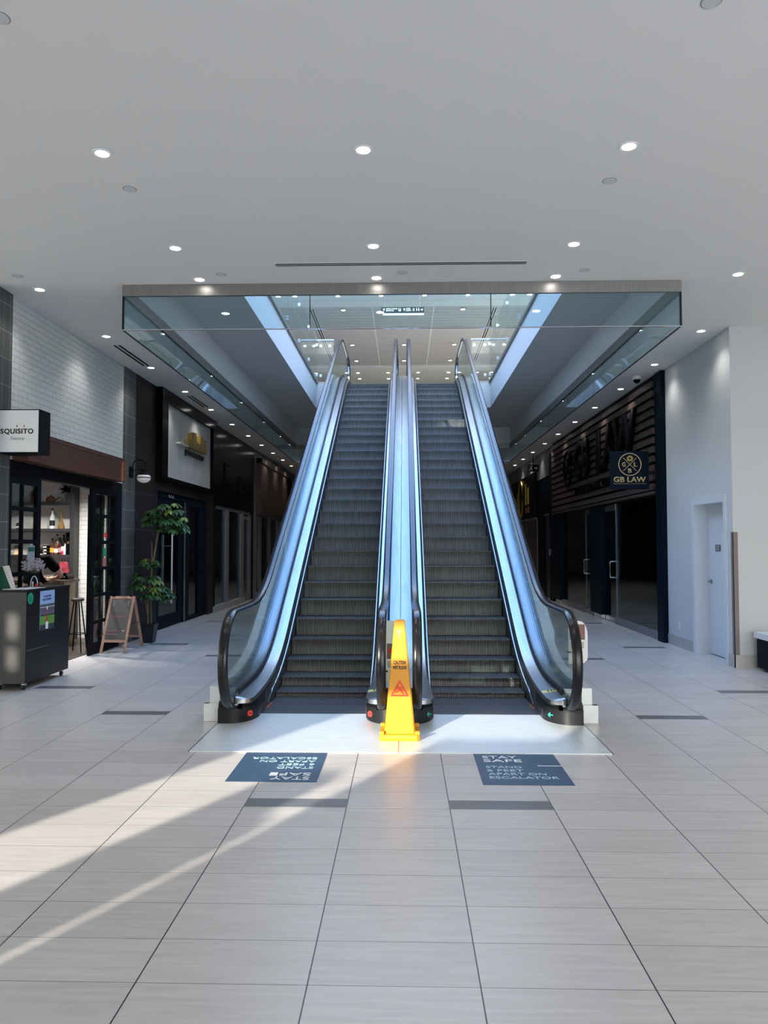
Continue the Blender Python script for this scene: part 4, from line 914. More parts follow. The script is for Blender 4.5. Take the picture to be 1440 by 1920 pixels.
# A-frame chalkboard
t = thing('sandwich_board', (-4.18, 11.35, 0), 'wooden A-frame chalkboard with pink writing outside the restaurant doors', 'sign board')
fy = lambda z, s=1: 11.40 - s * (.79 - z) / .79 * .39
def fboard(s, nm, x0=-4.355, x1=-3.985):
    sh = lambda z: -.02 if s > 0 else -.05
    def bar(a, b, w_, mt, n_, th=.018):     # along (x,z) on the leaning plane
        m = MB(); R = []
        for x, z in (a, b):
            y = fy(z, s); 
            if abs(a[0] - b[0]) < .05: R.append([(x - w_ / 2, y - th / 2, z), (x + w_ / 2, y - th / 2, z), (x + w_ / 2, y + th / 2, z), (x - w_ / 2, y + th / 2, z)])
            else: R.append([(x, fy(z - w_ / 2, s) - th / 2, z - w_ / 2), (x, fy(z + w_ / 2, s) - th / 2, z + w_ / 2), (x, fy(z + w_ / 2, s) + th / 2, z + w_ / 2), (x, fy(z - w_ / 2, s) + th / 2, z - w_ / 2)])
        m.ring(R); return m.build(n_, mt, t)
    bar((x0 + .018, .002), (x0 + .018, .79), .036, M_WOODF, 'leg'); bar((x1 - .018, .002), (x1 - .018, .79), .036, M_WOODF, 'leg')
    bar((x0 + .036, .772), (x1 - .036, .772), .036, M_WOODF, 'rail', .016); bar((x0 + .036, .165), (x1 - .036, .165), .036, M_WOODF, 'rail', .016)
    m = MB(); m.ring([[(x0 + .036, fy(z, s) - .004, z), (x1 - .036, fy(z, s) - .004, z), (x1 - .036, fy(z, s) + .004, z), (x0 + .036, fy(z, s) + .004, z)] for z in (.183, .754)]); return m.build('chalkboard', M_CHALK, t)
fb = fboard(1, 'f'); fboard(-1, 'r')
PINK = mat('pink_chalk', (.50, .20, .24), .8); WCH = mat('white_chalk', (.62, .64, .60), .8)
def squig(x0, x1, z, amp, n, mt, seed):
    rr = random.Random(seed); pts = []
    for i in range(n):
        x = x0 + (x1 - x0) * i / (n - 1); zz = z + amp * math.sin(i * 2.1) * rr.uniform(.5, 1); pts.append((x, fy(zz) - .007, zz))
    MB().tube(pts, .0028, 5).build('chalk_writing', mt, fb)
squig(-4.29, -4.06, .50, .022, 26, PINK, 1); squig(-4.27, -4.10, .56, .014, 22, mat('grey_chalk', (.25, .22, .22), .8), 2); squig(-4.31, -4.11, .30, .012, 34, PINK, 3); squig(-4.31, -4.16, .258, .010, 30, PINK, 4); squig(-4.09, -4.05, .305, .014, 9, WCH, 5)
for x_, s_ in ((-4.29, 1), (-4.05, -1)):
    for k in range(3):
        zz = .725 - k * .035; MB().tube([(x_, fy(zz) - .007, zz), (x_ + s_ * .03, fy(zz - .018 + k * .018) - .007, zz - .022 + k * .018)], .003, 5).build('chalk_writing', WCH, fb)
MB().tube([(-3.975, fy(.4), .4), (-3.975, fy(.4, -1), .4)], .003, 6).build('chain', M_BLACK, t)
for x in (-4.30, -4.04): MB().box(x - .02, x + .02, 11.38, 11.42, .785, .797).build('hinge', M_BLACK, t)
# potted tree
t = thing('potted_umbrella_tree', (-4.02, 12.3, 0), 'umbrella tree in a dark tapered planter beside the chalkboard', 'plant')
px_, py_ = -4.05, 12.25
m = MB(); m.ring([[(px_ + a * h, py_ + b * h, z) for a, b in ((-1, -1), (1, -1), (1, 1), (-1, 1))] for h, z in ((.075, .001), (.11, .295), (.112, .30), (.100, .30), (.098, .26))]); m.build('planter', M_POT, t)
MB().box(px_ - .095, px_ + .095, py_ - .095, py_ + .095, .2, .262).build('soil', M_SOIL, t)
stems = [([(px_ - .02, py_, .26), (px_ - .03, py_, .7), (px_ + .03, py_ + .02, 1.2), (px_ + .12, py_, 1.75), (px_ + .2, py_ - .02, 2.05)], .013), ([(px_ + .03, py_, .26), (px_ + .01, py_ + .02, .75), (px_ + .03, py_, 1.35), (px_ + .02, py_, 1.60)], .010), ([(px_, py_ - .02, .26), (px_ - .06, py_, .6), (px_ - .12, py_, .85)], .008)]
m = MB()
for p, r_ in stems: m.tube(p, r_, 8)
m.build('stem', M_STEM, t, smooth=True)
def leafcluster(m, p, R, n, rr):
    for k in range(n):
        a = rr.uniform(0, 2 * PI); el = rr.uniform(-.5, .75); L_ = R * rr.uniform(.45, 1.0)
        tip = p + Vector((math.cos(a) * math.cos(el), math.sin(a) * math.cos(el) * .8, math.sin(el))) * L_
        if tip.x < -4.33: tip.x = -4.33
        m.mi = 0; m.tube([p, (p + tip) / 2 + Vector((0, 0, .02)), tip], .0025, 4)
        m.mi = 1 if rr.random() > .14 else 2
        for q in range(7):
            b = a + (q - 3) * .62; dr = Vector((math.cos(b), math.sin(b) * .9, -.55 + rr.uniform(-.25, .2))).normalized(); ll = rr.uniform(.10, .17)
            sd_ = dr.cross(Vector((0, 0, 1))).normalized() * ll * .21
            c0, c1, c2, c3 = tip, tip + dr * ll * .35 + Vector((0, 0, .012)), tip + dr * ll * .72, tip + dr * ll + Vector((0, 0, -.02))
            V_ = [m.bm.verts.new(v) for v in (c0, c1 + sd_, c1, c1 - sd_, c2 + sd_ * .9, c2, c2 - sd_ * .9, c3)]
            for v in V_: v.co.x = max(v.co.x, -4.372)
            for F_ in ((0, 1, 2), (0, 2, 3), (1, 4, 5, 2), (2, 5, 6, 3), (4, 7, 5), (5, 7, 6)): m.face([V_[i] for i in F_])
rr = random.Random(4)
m = MB()
leafcluster(m, Vector((px_ + .19, py_, 2.03)), .34, 34, rr); leafcluster(m, Vector((px_ + .32, py_, 1.87)), .26, 18, rr)
o = m.build('foliage', [M_STEM, M_LEAF, M_LEAF2], t)
m = MB(); leafcluster(m, Vector((px_ - .05, py_, .95)), .26, 20, rr); leafcluster(m, Vector((px_ + .10, py_, .80)), .24, 18, rr); leafcluster(m, Vector((px_ + .02, py_, 1.28)), .12, 8, rr)
m.build('foliage', [M_STEM, M_LEAF, M_LEAF2], t)
# wall lamp
t = thing('wall_lamp', (-4.37, 12.22, 2.70), 'black gooseneck wall lamp with milky glass globe by the restaurant', 'lamp')
MB().box(-4.379, -4.345, 12.16, 12.28, 2.62, 2.80, .01).build('wall_plate', M_BLACK, t)
MB().tube([(-4.35, 12.22, 2.66), (-4.34, 12.22, 2.82)] + [(-4.235 - .105 * math.cos(k * PI / 10), 12.22, 2.82 + .09 * math.sin(k * PI / 10)) for k in range(11)] + [(-4.13, 12.22, 2.76)], .009, 8).build('arm', M_BLACK, t, smooth=True)
MB().tube([(-4.35, 12.22, 2.745), (-4.08, 12.22, 2.745)], .006, 6).build('brace', M_BLACK, t)
MB().lathe([(.001, .10), (.03, .10), (.035, .07), (.075, .045), (.092, .02), (.001, .02)], (-4.16, 12.22, 2.64), 24).build('lamp_hood', M_BLACK, t, smooth=True)
MB().lathe([(.09, .02), (.104, .0), (.110, -.025), (.100, -.055), (.07, -.085), (.03, -.10), (.001, -.102)], (-4.16, 12.22, 2.64), 24).build('lamp_shade', mat('milk_glass', (.62, .60, .60), .25, emit=(1, .95, .9), es=.12), t, smooth=True)
MB().lathe([(.108, -.012), (.1125, -.016), (.1125, -.026), (.108, -.03)], (-4.16, 12.22, 2.64), 24).build('band', mat('dark_red_band', (.12, .03, .04), .4), t)
# ================================================================== LEFT: JEWELRY SHOP
t = thing('jewelry_shop_sign', (-4.32, 15.45, 2.70), 'pale panel sign in a deep black frame with gold skyline bars and JEWELRY lettering', 'sign')
fr = MB()
fr.box(-4.379, -4.26, 13.46, 13.80, 2.70, 4.345); fr.box(-4.379, -4.26, 17.10, 17.42, 2.70, 4.345); fr.box(-4.379, -4.26, 13.80, 17.10, 2.70, 2.775); fr.box(-4.379, -4.26, 13.80, 17.10, 4.13, 4.345)
fr.build('frame', M_BLKG, t)
MB().box(-4.379, -4.33, 13.80, 17.10, 2.775, 4.13).build('panel', M_PANEL, t)
m = MB()
for a, b, z in ((15.04, 15.27, 3.62), (15.27, 15.36, 3.776), (15.39, 15.44, 3.70), (15.45, 15.65, 3.82), (15.67, 15.77, 3.66), (15.79, 15.94, 3.635), (15.97, 16.20, 3.83), (16.22, 16.28, 3.60), (16.30, 16.50, 3.70)):
    m.box(-4.325, -4.25, a, b, 3.48, z)
m.box(-4.325, -4.25, 16.33, 16.50, 3.74, 3.775); m.build('gold_skyline', M_GOLD, t)
MB().box(-4.325, -4.24, 14.5, 15.04, 3.47, 3.50).build('ledge', M_WPL, t)
text('lettering', 'JEWELRY', (-4.325, 15.02, 3.31), (0, 1.42, 0), (0, 0, .115), M_INK, t, .05, .05)
t = thing('jewelry_shop_entrance', (-4.5, 15.4, 0), 'black framed glass entrance of the jewelry shop with long steel pull handle', 'storefront')
def xbox(m, y0, y1, z0, z1, x0=-4.52, x1=-4.44): m.box(x0, x1, y0, y1, z0, z1); return m
m = MB(); xbox(m, 13.62, 13.72, 0.002, 2.51); xbox(m, 15.47, 15.86, 0.002, 2.51); xbox(m, 16.66, 17.18, 0.002, 2.51); xbox(m, 13.72, 15.47, 2.42, 2.51); xbox(m, 15.86, 16.66, 2.36, 2.51); xbox(m, 15.86, 16.66, .002, .08); m.build('frame', M_NAVY, t)
xbox(MB(), 15.50, 15.56, .01, 2.4, -4.44, -4.425).build('mullion_edge', M_TRIMM, t)
m = MB(); xbox(m, 13.74, 13.98, .01, 2.41, -4.51, -4.46); xbox(m, 15.2, 15.45, .01, 2.41, -4.51, -4.46); xbox(m, 13.98, 15.2, .01, .24, -4.51, -4.46); xbox(m, 13.98, 15.2, 2.3, 2.41, -4.51, -4.46); d = m.build('door_frame', M_NAVY, t)
xbox(MB(), 13.98, 15.2, .24, 2.3, -4.49, -4.48).build('glass_pane', M_DGL, t); xbox(MB(), 15.86, 16.66, .08, 2.36, -4.49, -4.48).build('glass_pane', M_DGL, t)
m = MB(); m.tube([(-4.40, 14.56, .45), (-4.40, 14.56, 1.75)], .018, 10); hd = m.build('pull_handle', mat('satin_handle', (.72, .72, .72), .35, .4), t, smooth=True)
for z in (.66, 1.53): MB().tube([(-4.40, 14.56, z), (-4.485, 14.56, z)], .010, 8).build('standoff', M_CHROME, hd)
text('unit_letters', 'U.E', (-4.438, 14.45, 2.44), (0, .32, 0), (0, 0, .055), M_WHT, t, .003, .02)
# added rods standing in for vertical bar reflections in the glass
for y0 in (14.55, 16.05):
    t2 = thing('reflection_rods', (-4.8, y0, 1.0), f'added steel rods standing in for bar reflections behind the {"door" if y0 < 15 else "sidelight"} glass of the jewelry shop', 'rack')
    m = MB(); m.box(-4.82, -4.78, y0 - .02, y0 + .62, 1.32, 1.345); m.build('top_bar', M_BLACK, t2)
    for k in range(6): MB().box(-4.805, -4.795, y0 + k * .11, y0 + k * .11 + .012, .88, 1.32).build('rod', M_CHROME, t2)
    MB().box(-4.82, -4.78, y0 - .02, y0 + .62, .86, .88).build('bottom_bar', M_BLACK, t2)
    m = MB(); m.box(-4.82, -4.78, y0 - .02, y0 + .02, .002, .86); m.build('leg', M_BLACK, t2); m = MB(); m.box(-4.82, -4.78, y0 + .58, y0 + .62, .002, .86); m.build('leg', M_BLACK, t2)
# LEFT: BLACK SHOP
t = thing('black_storefront', (-4.38, 20, 0), 'closed shop with tall glossy black fascia over pale framed windows', 'storefront')
MB().box(-4.50, -4.36, 17.65, 22.3, 2.47, 4.345).build('fascia', M_BLKG, t)
MB().box(-4.50, -4.37, 17.65, 17.80, .14, 2.47).build('post', M_BLACK, t); MB().box(-4.50, -4.37, 21.95, 22.3, .0, 2.47).build('post', M_BLACK, t)
MB().box(-4.52, -4.33, 17.65, 20.93, 0.002, .14).build('base_curb', M_BASE, t)
m = MB(); m.box(-4.45, -4.39, 17.80, 21.95, 2.40, 2.47); m.box(-4.45, -4.37, 18.93, 19.19, .14, 2.40); m.box(-4.45, -4.37, 20.66, 20.92, .14, 2.40); m.box(-4.45, -4.37, 21.72, 21.95, .002, 2.40); m.box(-4.45, -4.39, 21.0, 21.1, .01, 2.33); m.box(-4.45, -4.39, 21.1, 21.72, 2.26, 2.33); m.box(-4.45, -4.39, 21.1, 21.72, .01, .2); m.build('window_frame', M_WFRAME, t)
for a, b in ((17.80, 18.93), (19.19, 20.66), (21.1, 21.72)): MB().box(-4.43, -4.42, a, b, .14, 2.40).build('glass_pane', M_DGL, t)
m = MB(); m.box(-4.36, -4.33, 18.6, 18.66, 3.05, 3.55); m.box(-4.36, -4.33, 18.66, 19.1, 3.5, 3.55); m.box(-4.36, -4.33, 20.2, 20.45, 2.95, 3.35); m.box(-4.36, -4.33, 20.15, 20.5, 2.9, 2.95); m.build('raised_logo', M_BLACK, t)
# LEFT: MARBLE SIGN SHOP
t = thing('marble_storefront', (-4.3, 25.3, 0), 'shopfront with large brown marble sign board above pale framed glass', 'storefront')
MB().box(-4.40, -4.24, 22.76, 27.9, 2.62, 4.12).build('sign_board', M_MARB, t); MB().prism([(-4.39, 2.46), (-4.27, 2.46), (-4.20, 2.56), (-4.20, 2.62), (-4.39, 2.62)], 22.78, 27.88, 'Y').build('lower_moulding', M_MARB, t)
MB().box(-4.39, -4.21, 22.76, 27.9, 3.98, 4.13).build('upper_moulding', M_MARB, t)
for a, b in ((22.76, 22.95), (23.4, 23.75), (25.1, 25.4), (26.7, 27.4)): MB().box(-4.50, -4.40, a, b, .12, 2.46).build('window_frame', M_WFRAME, t)
pass; MB().box(-4.52, -4.36, 22.76, 28.0, .002, .12).build('base_curb', M_BASE, t)
for a, b in ((22.95, 23.4), (23.75, 25.1), (25.4, 26.7), (27.4, 28.0)): MB().box(-4.46, -4.45, a, b, .12, 2.46).build('glass_pane', M_DGL, t)
t = thing('sculpted_wall_sign', (-4.35, 29.2, 3.0), 'black curled sculptural sign on the pale wall beyond the marble board', 'sign')
m = MB()
for pts in ([(28.4, 3.75), (28.5, 3.95), (28.75, 3.8), (28.7, 3.5), (29.0, 3.35), (29.5, 3.5), (29.9, 3.8)], [(28.8, 3.3), (29.2, 3.65), (29.7, 3.3), (30.1, 3.55)], [(28.6, 3.25), (30.1, 3.25)]):
    m.tube([(-4.30, y, z) for y, z in pts], .10, 8)
m.build('curled_strokes', M_INK, t, smooth=True); MB().box(-4.38, -4.34, 28.55, 30.1, 3.02, 3.12).build('text_bar', M_INK, t)
# dark interiors of the closed shops
for nm, (x0, x1, y0, y1) in (('wall_shop_left', (-7.5, -4.64, 12.95, 29)), ('wall_shop_right', (4.6, 8.5, 12.4, 31))):
    w = MB(); xo = x0 if x0 < 0 else x1
    w.box(xo - .1, xo + .1, y0, y1, 0, 3.2); w.box(min(x0, x1), max(x0, x1), y0 - .1, y0, 0, 3.2); w.box(min(x0, x1), max(x0, x1), y1, y1 + .1, 0, 3.2)
    w.box(min(x0, x1), max(x0, x1), 17.5, 17.6, 0, 3.2); w.box(min(x0, x1), max(x0, x1), 22.3, 22.4, 0, 3.2)
    struct(w.build(nm, M_DARKIN))
    w = MB(); w.box(x0 - .1 if x0 < 0 else XR + .32, -4.53 if x0 < 0 else x1 + .1, y0, y1, 0, .008); struct(w.build('floor', M_DFLOOR))
    w = MB(); w.box(x0 if x0 < 0 else XR + .26, -4.53 if x0 < 0 else x1, y0, y1, 3.1, 3.2); struct(w.build('ceiling', M_DARKIN))

# ================================================================== RIGHT: SERVICE DOOR, TRIM
d = struct(MB().box(XR + .19, XR + .235, 10.19, 11.205, .012, 2.115).build('door_1', M_DOOR))
m = MB(); m.box(XR - .018, XR + .26, 11.205, 11.262, 0, 2.17); m.box(XR - .018, XR + .26, 10.145, 10.19, 0, 2.17); m.box(XR - .018, XR + .26, 10.19, 11.205, 2.115, 2.172); m.box(XR + .235, XR + .25, 10.1, 11.22, 0, 2.17)
m.box(XR - .018, XR, 11.262, 11.30, 0, 2.21); m.box(XR - .018, XR, 10.11, 10.145, 0, 2.21); m.box(XR - .018, XR, 10.145, 11.262, 2.172, 2.21)
struct(m.build('trim_1', M_DOOR))
h = MB().lathe([(.001, 0), (.032, 0), (.032, -.012), (.012, -.018), (.012, -.05), (.001, -.05)], (XR + .19, 11.13, 1.03), 20, 'X').build('door_handle', mat('satin_nickel', (.28, .27, .26), .3, .9), d, smooth=True)
MB().tube([(XR + .145, 11.13, 1.03), (XR + .145, 11.0, 1.028)], .010, 8).build('lever', mat('satin_nickel', (.28, .27, .26), .3, .9), h)
sg = MB().box(XR + .183, XR + .19, 10.79, 10.96, 1.46, 1.55).build('door_plate', mat('dark_plate', (.07, .07, .075), .4), d)
text('lettering', 'STAFF\nONLY', (XR + .1825, 10.945, 1.475), (0, -.14, 0), (0, 0, .06), M_WHT, sg, .0008, .01)
w = MB(); w.box(XR - .006, XR, 9.922, 9.985, .16, 1.71); w.box(XR - .006, XR + .055, 9.922, 9.93, .16, 1.71); struct(w.build('trim_2', M_GUARD))
t = thing('wall_outlet', (XR, 11.9, .32), 'small white outlet plate low on the white wall left of the service door', 'outlet')
MB().box(XR - .006, XR, 11.87, 11.95, .27, .39, .002).build('cover_plate', M_WPL, t); MB().box(XR - .008, XR - .006, 11.89, 11.93, .29, .37).build('socket', mat('off_white_plastic', (.55, .55, .54), .4), t)
t = thing('bench', (4.8, 9.5, 0), 'black bench with white top cut off by the right edge of the photo', 'bench')
MB().box(4.345, 5.9, 9.30, 9.80, .395, .47, .004).build('seat_top', mat('white_stone', (.72, .72, .72), .35), t); MB().box(4.375, 5.88, 9.33, 9.78, .035, .395).build('body', M_NVY2, t)
for x in (4.42, 5.8): MB().lathe([(.001, 0), (.02, 0), (.02, .035), (.001, .035)], (x, 9.38, .001), 12).build('foot', M_CHROME, t)
# ================================================================== RIGHT: LAW OFFICE
t = thing('law_office_storefront', (XR, 17, 0), 'law office front: brown slatted sign wall over frameless dark glass doors', 'storefront')
XF = XR - .05
MB().box(XF - .02, XR + .2, 12.40, 12.70, 0.002, HC - .005).build('post', M_NVY2, t)
MB().box(XF - .02, XR + .2, 21.45, 21.95, 0.002, 4.12).build('post', M_NVY2, t)
MB().box(XF, XR + .2, 12.70, 21.45, 2.38, HC - .004).build('backing', M_BLACK, t)
for k in range(12):
    z = 2.455 + k * .1535
    MB().box(XF - .05, XF, 12.76, 21.42, z, z + .100).build('slat', M_SLAT, t)
MB().box(XF - .05, XR + .1, 12.72, 21.42, 2.385, 2.43).build('lower_rail', M_SLAT, t)
def rtext(body, y0, y1, z0, z1, m, dep, bold=.03, x=XF - .05, nm='lettering'): return text(nm, body, (x, y0, z0), (0, y1 - y0, 0), (0, 0, z1 - z0), m, t, dep, bold)
M_BLT = mat('black_letter', (.002, .0025, .004), .6, spec=.05)
rtext('GB', 18.35, 16.95, 3.05, 3.95, M_BLT, .06); rtext('LAW', 16.25, 13.55, 3.05, 3.95, M_BLT, .06)
rtext('PROFESSIONAL', 18.35, 16.05, 2.72, 2.90, M_BLT, .04, .02); rtext('CORPORATION', 15.85, 13.5, 2.72, 2.90, M_BLT, .04, .02)
m = MB(); m.tube([(XF - .09, 19.15 + .42 * math.cos(k * PI / 14), 3.42 + .42 * math.sin(k * PI / 14)) for k in range(29)], .03, 8)
m.tube([(XF - .09, 18.9, 3.17), (XF - .09, 19.4, 3.67)], .025, 6); m.tube([(XF - .09, 19.4, 3.17), (XF - .09, 18.9, 3.67)], .025, 6); m.build('round_emblem', M_BLT, t)
for a, b in ((16.25, 17.18), (20.48, 21.42)):
    MB().box(XF - .03, XR + .25, a, b, .10, 2.38).build('post', M_NVY2, t); MB().box(XF - .02, XR + .2, a + .02, b - .3, .002, .10).build('post_foot', M_CHROME, t)
for a, b in ((12.70, 15.42), (15.43, 16.25), (17.18, 18.0), (18.01, 20.48)):
    low = .13 if (a, b) in ((12.70, 15.42), (18.01, 20.48)) else .012
    MB().box(XR + .02, XR + .03, a + .005, b - .005, low, 2.38).build('glass_pane', M_DGL, t)
for a, b in ((12.70, 15.42), (18.01, 20.48)): MB().box(XF + .02, XR + .10, a, b, .002, .13).build('base_curb', M_CURB, t)
for a, b in ((15.43, 16.25), (17.18, 18.0)):
    MB().box(XR + .012, XR + .038, a + .01, b - .01, .012, .10).build('door_rail', M_STEEL, t); MB().box(XR + .012, XR + .038, a + .01, b - .01, 2.24, 2.36).build('door_rail', M_TRIMM, t)
    MB().box(XR + .018, XR + .032, (a if a < 16 else b) - .006, (a if a < 16 else b) + .006, .012, 2.36).build('glass_edge', mat('pale_edge', (.45, .48, .48), .3), t)
for y in (15.62, 17.86):
    x0, x1, z0, z1, r = XR - .055, XR + .105, .895, 1.215, .03; P = []
    for cx_, cz_, a0 in ((x1 - r, z1 - r, 0), (x0 + r, z1 - r, 90), (x0 + r, z0 + r, 180), (x1 - r, z0 + r, 270)):
        for k in range(5): a = math.radians(a0 + 22.5 * k); P.append((cx_ + r * math.cos(a), y, cz_ + r * math.sin(a)))
    P.append(P[0]); MB().tube(P, .012, 8).build('pull_handle', mat('satin_handle', (.72, .72, .72), .35, .4), t, smooth=True)
t = thing('desk', (6.3, 15.2, 0), 'dark office desk dimly seen behind the right law office glass', 'desk')
MB().box(5.6, 7.0, 13.6, 14.3, .72, .76).build('desktop', M_BLACK, t)
for x in (5.75, 6.85): MB().box(x - .05, x + .05, 13.65, 14.25, .01, .72).build('leg', M_BLACK, t)
# blade sign
t = thing('projecting_sign', (3.63, 12.53, 2.44), 'dark navy square sign with gold GB LAW lettering on the right', 'sign')
MB().box(3.318, 3.931, 12.50, 12.56, 2.444, 3.056, .003).build('sign_board', M_NVY2, t)
MB().box(3.931, XR - .07, 12.515, 12.545, 2.68, 2.74).build('bracket', M_BLACK, t)
m = MB(); cX, cZ, rR = 3.63, 2.842, .178
m.ring([[(cX + r_ * math.cos(k * PI / 24), y, cZ + r_ * math.sin(k * PI / 24)) for k in range(48)] for r_, y in ((rR - .006, 12.4999), (rR - .006, 12.497), (rR + .006, 12.497), (rR + .006, 12.4999))], cap=False)
for s_ in (-1, 1):
    a, b = (cX - .105, cZ - s_ * .105), (cX + .105, cZ + s_ * .105); m.tube([(a[0], 12.498, a[1]), (b[0], 12.498, b[1])], .005, 5)
m.build('round_emblem', M_GOLDP, t)
for ch, x, z in (('G', -.125, -.035), ('L', .062, -.035), ('B', -.03, -.135)): text('lettering', ch, (cX + x, 12.499, cZ + z), (.058, 0, 0), (0, 0, .068), M_GOLDP, t, .002, .02)
m = MB()
for k in range(16):
    a = k * PI / 8; m.tube([(cX + .018 * math.cos(a), 12.498, cZ + .095 + .018 * math.sin(a)), (cX + .05 * math.cos(a), 12.498, cZ + .095 + .05 * math.sin(a) * .95)], [.006, .009], 5)
m.build('mane_emblem', mat('amber_gold_print', (.42, .28, .08), .45), t)
MB().lathe([(.001, -.003), (.014, -.003), (.014, 0), (.001, 0)], (cX, 12.497, cZ + .092), 12, 'Y').build('emblem_face', M_NVY2, t)
text('lettering', 'GB LAW', (3.368, 12.499, 2.555), (.515, 0, 0), (0, 0, .088), M_GOLDP, t, .002, .025)
text('lettering', 'PROFESSIONAL', (3.37, 12.499, 2.522), (.25, 0, 0), (0, 0, .019), mat('dim_gold_print', (.25, .19, .10), .45), t, .001, .0)
text('lettering', 'CORPORATION', (3.64, 12.499, 2.522), (.24, 0, 0), (0, 0, .019), mat('dim_gold_print', (.25, .19, .10), .45), t, .001, .0)
# exit sign
t = thing('exit_sign', (3.99, 24, 3.82), 'black exit sign with white running figure and arrow near the far right ceiling', 'exit sign')
MB().box(3.84, 4.15, 23.97, 24.03, 3.82, 4.03).build('housing', M_BLACK, t); MB().tube([(3.99, 24, 4.03), (3.99, 24, HC - .002)], .012, 8).build('stem', M_BLACK, t)
m = MB(); y = 23.966
def st(pts, r=.008): m.tube([(3.99 + a, y, 3.925 + b) for a, b in pts], r, 5)
st([(.03, 0), (.125, 0)]); st([(.085, .04), (.125, 0), (.085, -.04)]); st([(-.13, .065), (-.13, -.07), (-.02, -.07)], .005); st([(-.13, .07), (-.02, .07), (-.02, .045)], .005)
st([(-.055, .03), (-.075, -.01), (-.10, -.05)]); st([(-.075, -.01), (-.045, -.025), (-.04, -.055)]); st([(-.055, .03), (-.03, .005)], .006); st([(-.055, .03), (-.095, .02)], .006)
m.lathe([(.001, -.004), (.012, -.004), (.012, .002), (.001, .002)], (3.99 - .045, y, 3.925 + .055), 8, 'Y'); m.build('pictogram', M_WHT, t)
# far right shops
t = thing('dark_storefront', (XR, 23, 0), 'narrow dark recessed shop entrance between the law office and the gold lettered shop', 'storefront')
MB().box(XR + .02, XR + .2, 21.96, 24.38, 2.45, 3.55).build('fascia', M_NVY2, t); MB().box(XR + .02, XR + .12, 23.2, 24.38, .002, 2.45).build('side_panel', M_NVY2, t)
MB().box(XR + .05, XR + .08, 21.97, 23.2, .02, 2.42).build('glass_pane', mat('dull_blue_panel', (.045, .055, .07), .3), t); MB().box(XR + .0, XR + .05, 21.97, 23.2, 2.42, 2.45).build('head_trim', M_CURB, t)
MB().box(XR - .08, XR - .06, 21.965, 22.02, 1.25, 1.42).build('door_buzzer', M_CHROME, t)
t = thing('gold_lettered_storefront', (XR, 27.4, 0), 'far shopfront with black sign board, gold ring and orange plaque', 'storefront')
MB().box(XR - .04, XR + .2, 24.40, 30.5, 2.42, 3.86).build('sign_board', M_BLKG, t); MB().box(XR - .06, XR + .1, 24.40, 30.5, 2.36, 2.42).build('lower_trim', M_WFRAME, t)
m = MB(); m.tube([(XR - .06, 27.35 + .48 * math.cos(k * PI / 14), 3.16 + .62 * math.sin(k * PI / 14)) for k in range(29)], .035, 8); m.build('gold_ring', M_GOLD, t, smooth=True)
m = MB(); m.box(XR - .06, XR - .04, 26.35, 26.40, 2.9, 3.6); m.box(XR - .06, XR - .04, 25.85, 25.9, 2.9, 3.45); m.box(XR - .06, XR - .04, 27.33, 27.37, 2.50, 2.62); m.build('gold_stroke', M_GOLD, t)
text('lettering', 'and', (XR - .042, 29.5, 2.95), (0, -1.35, 0), (0, 0, .45), M_GOLD, t, .02)
MB().box(XR - .06, XR - .04, 25.7, 26.35, 2.62, 2.80).build('orange_plaque', mat('orange_plate', (.36, .13, .03), .4), t)
MB().box(XR + .02, XR + .06, 24.40, 30.5, .10, 2.36).build('window_panel', mat('taupe_panel', (.12, .095, .085), .35), t)
for y in (24.4, 26.6, 28.7): MB().box(XR + .0, XR + .02, y, y + .08, .10, 2.36).build('window_frame', M_PGREY, t)
MB().box(XR - .03, XR + .1, 24.4, 30.5, .002, .10).build('base_curb', M_BASE, t)
# ================================================================== PERSON leaning at the bar
def skin_mesh(name, verts, edges, radii, m, parent, root=0, sub=2):
    me = bpy.data.meshes.new(name); o3 = ORG[parent.name]
    me.from_pydata([Vector(v) - o3 for v in verts], edges, []); me.materials.append(m)
    o = bpy.data.objects.new(name, me); COL.objects.link(o); o.parent = parent; ORG[o.name] = o3
    md = o.modifiers.new('skin', 'SKIN'); md.use_smooth_shade = True
    for i, r in enumerate(radii):
        sv = me.skin_vertices[0].data[i]; sv.radius = (r, r) if not isinstance(r, tuple) else r; sv.use_root = (i == root)
    s_ = o.modifiers.new('sub', 'SUBSURF'); s_.levels = sub; s_.render_levels = sub
    return o
t = thing('person', (-5.35, 10.95, .012), 'person in a black shirt leaning forward on the restaurant bar', 'person')
V = [(-5.33, 10.95, .93), (-5.33, 11.02, 1.08), (-5.33, 11.12, 1.24), (-5.37, 11.20, 1.33), (-5.42, 11.27, 1.375), (-5.46, 11.34, 1.40), (-5.475, 11.40, 1.44), (-5.475, 11.42, 1.49),
     (-5.20, 11.16, 1.335), (-5.115, 11.22, 1.23), (-5.06, 11.30, 1.10), (-5.16, 11.42, 1.065), (-5.25, 11.50, 1.05), (-5.30, 11.53, 1.045),
     (-5.48, 11.16, 1.335), (-5.57, 11.22, 1.23), (-5.62, 11.30, 1.10), (-5.55, 11.42, 1.065), (-5.47, 11.50, 1.05), (-5.43, 11.53, 1.045),
     (-5.25, 10.95, .88), (-5.23, 10.98, .50), (-5.22, 10.93, .11), (-5.22, 11.05, .05), (-5.41, 10.95, .88), (-5.43, 10.98, .50), (-5.44, 10.93, .11), (-5.44, 11.05, .05)]
E_ = [(0, 1), (1, 2), (2, 3), (3, 4), (4, 5), (5, 6), (6, 7), (3, 8), (8, 9), (9, 10), (10, 11), (11, 12), (12, 13), (3, 14), (14, 15), (15, 16), (16, 17), (17, 18), (18, 19), (0, 20), (20, 21), (21, 22), (22, 23), (0, 24), (24, 25), (25, 26), (26, 27)]
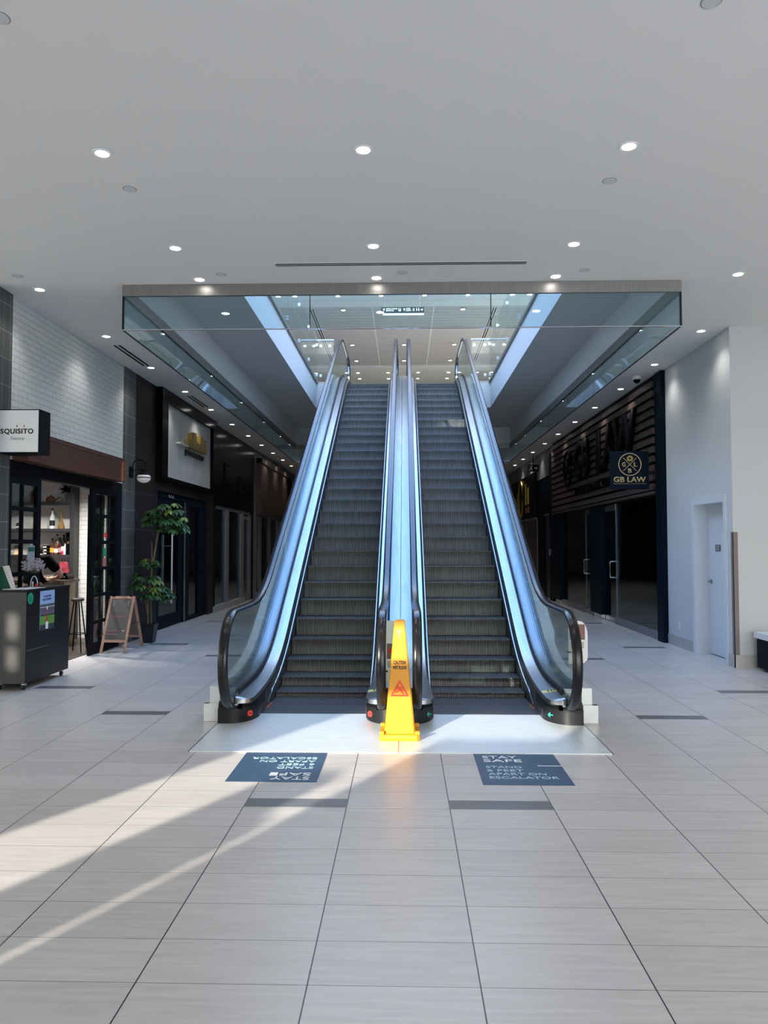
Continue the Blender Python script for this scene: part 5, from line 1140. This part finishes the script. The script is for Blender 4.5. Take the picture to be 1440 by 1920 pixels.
Rr = [.13, .12, .135, .11, .055, .075, .095, .085] + [.06, .050, .042, .036, .028, .030] * 2 + [.085, .06, .042, .04] * 2
# fingers
for wv, xs in ((13, -1), (19, 1)):
    w_ = Vector(V[wv])
    for k in range(4):
        i = len(V); b = w_ + Vector((xs * .012, .012, 0)) + Vector((.0, .0, 0)) + Vector((xs * .004 * k, -.02 + .014 * k, 0))
        ln = (.030, .034, .032, .025)[k]
        V += [tuple(b + Vector((xs * ln, .010, .004))), tuple(b + Vector((xs * ln * 1.9, .014, -.006)))]; E_ += [(wv, i), (i, i + 1)]; Rr += [.009, .008]
    i = len(V); V += [tuple(w_ + Vector((xs * .004, -.035, .004))), tuple(w_ + Vector((xs * .030, -.050, 0)))]; E_ += [(wv, i), (i, i + 1)]; Rr += [.010, .009]
body = skin_mesh('body', V, E_, Rr, M_SKIN, t)
idx = [0, 1, 2, 3, 8, 9, 14, 15]
SV = [V[0], V[1], V[2], V[3], V[8], tuple((Vector(V[9]) * .45 + Vector(V[10]) * .55)), V[14], tuple((Vector(V[15]) * .45 + Vector(V[16]) * .55))]
skin_mesh('shirt', SV, [(0, 1), (1, 2), (2, 3), (3, 4), (4, 5), (3, 6), (6, 7)], [.15, .145, .16, .135, .085, .072, .085, .072], M_SHIRT, t)
skin_mesh('trousers', [V[0], V[20], V[21], V[22], V[24], V[25], V[26]], [(0, 1), (1, 2), (2, 3), (0, 4), (4, 5), (5, 6)], [.145, .105, .08, .062, .105, .08, .062], mat('dark_trousers', (.015, .016, .02), .8), t)
for x in (-5.22, -5.44): MB().box(x - .045, x + .045, 10.88, 11.14, .013, .09, .02).build('shoe', M_RUB, t, smooth=True)
hm = MB(); bmesh.ops.create_uvsphere(hm.bm, u_segments=20, v_segments=12, radius=.115, matrix=Matrix.Translation((-5.475, 11.375, 1.465)) @ Matrix.Diagonal((.92, 1.0, 1.0, 1)))
hm.build('hair', M_HAIR, t, smooth=True)
fm = MB(); fm.prism([(11.47, 1.45), (11.505, 1.415), (11.47, 1.405)], -5.487, -5.463, 'X'); fm.build('nose', M_SKIN, t)
for x in (-5.515, -5.435): MB().lathe([(.001, -.004), (.010, -.004), (.010, .004), (.001, .004)], (x, 11.483, 1.46), 10, 'Y').build('eye', M_WHT, t)
MB().box(-5.50, -5.45, 11.468, 11.475, 1.375, 1.382).build('mouth', mat('lip', (.35, .12, .10), .5), t)
for x in (-5.577, -5.373): MB().lathe([(.001, -.01), (.02, -.008), (.022, .004), (.001, .01)], (x, 11.39, 1.44), 10, 'X').build('ear', M_SKIN, t)
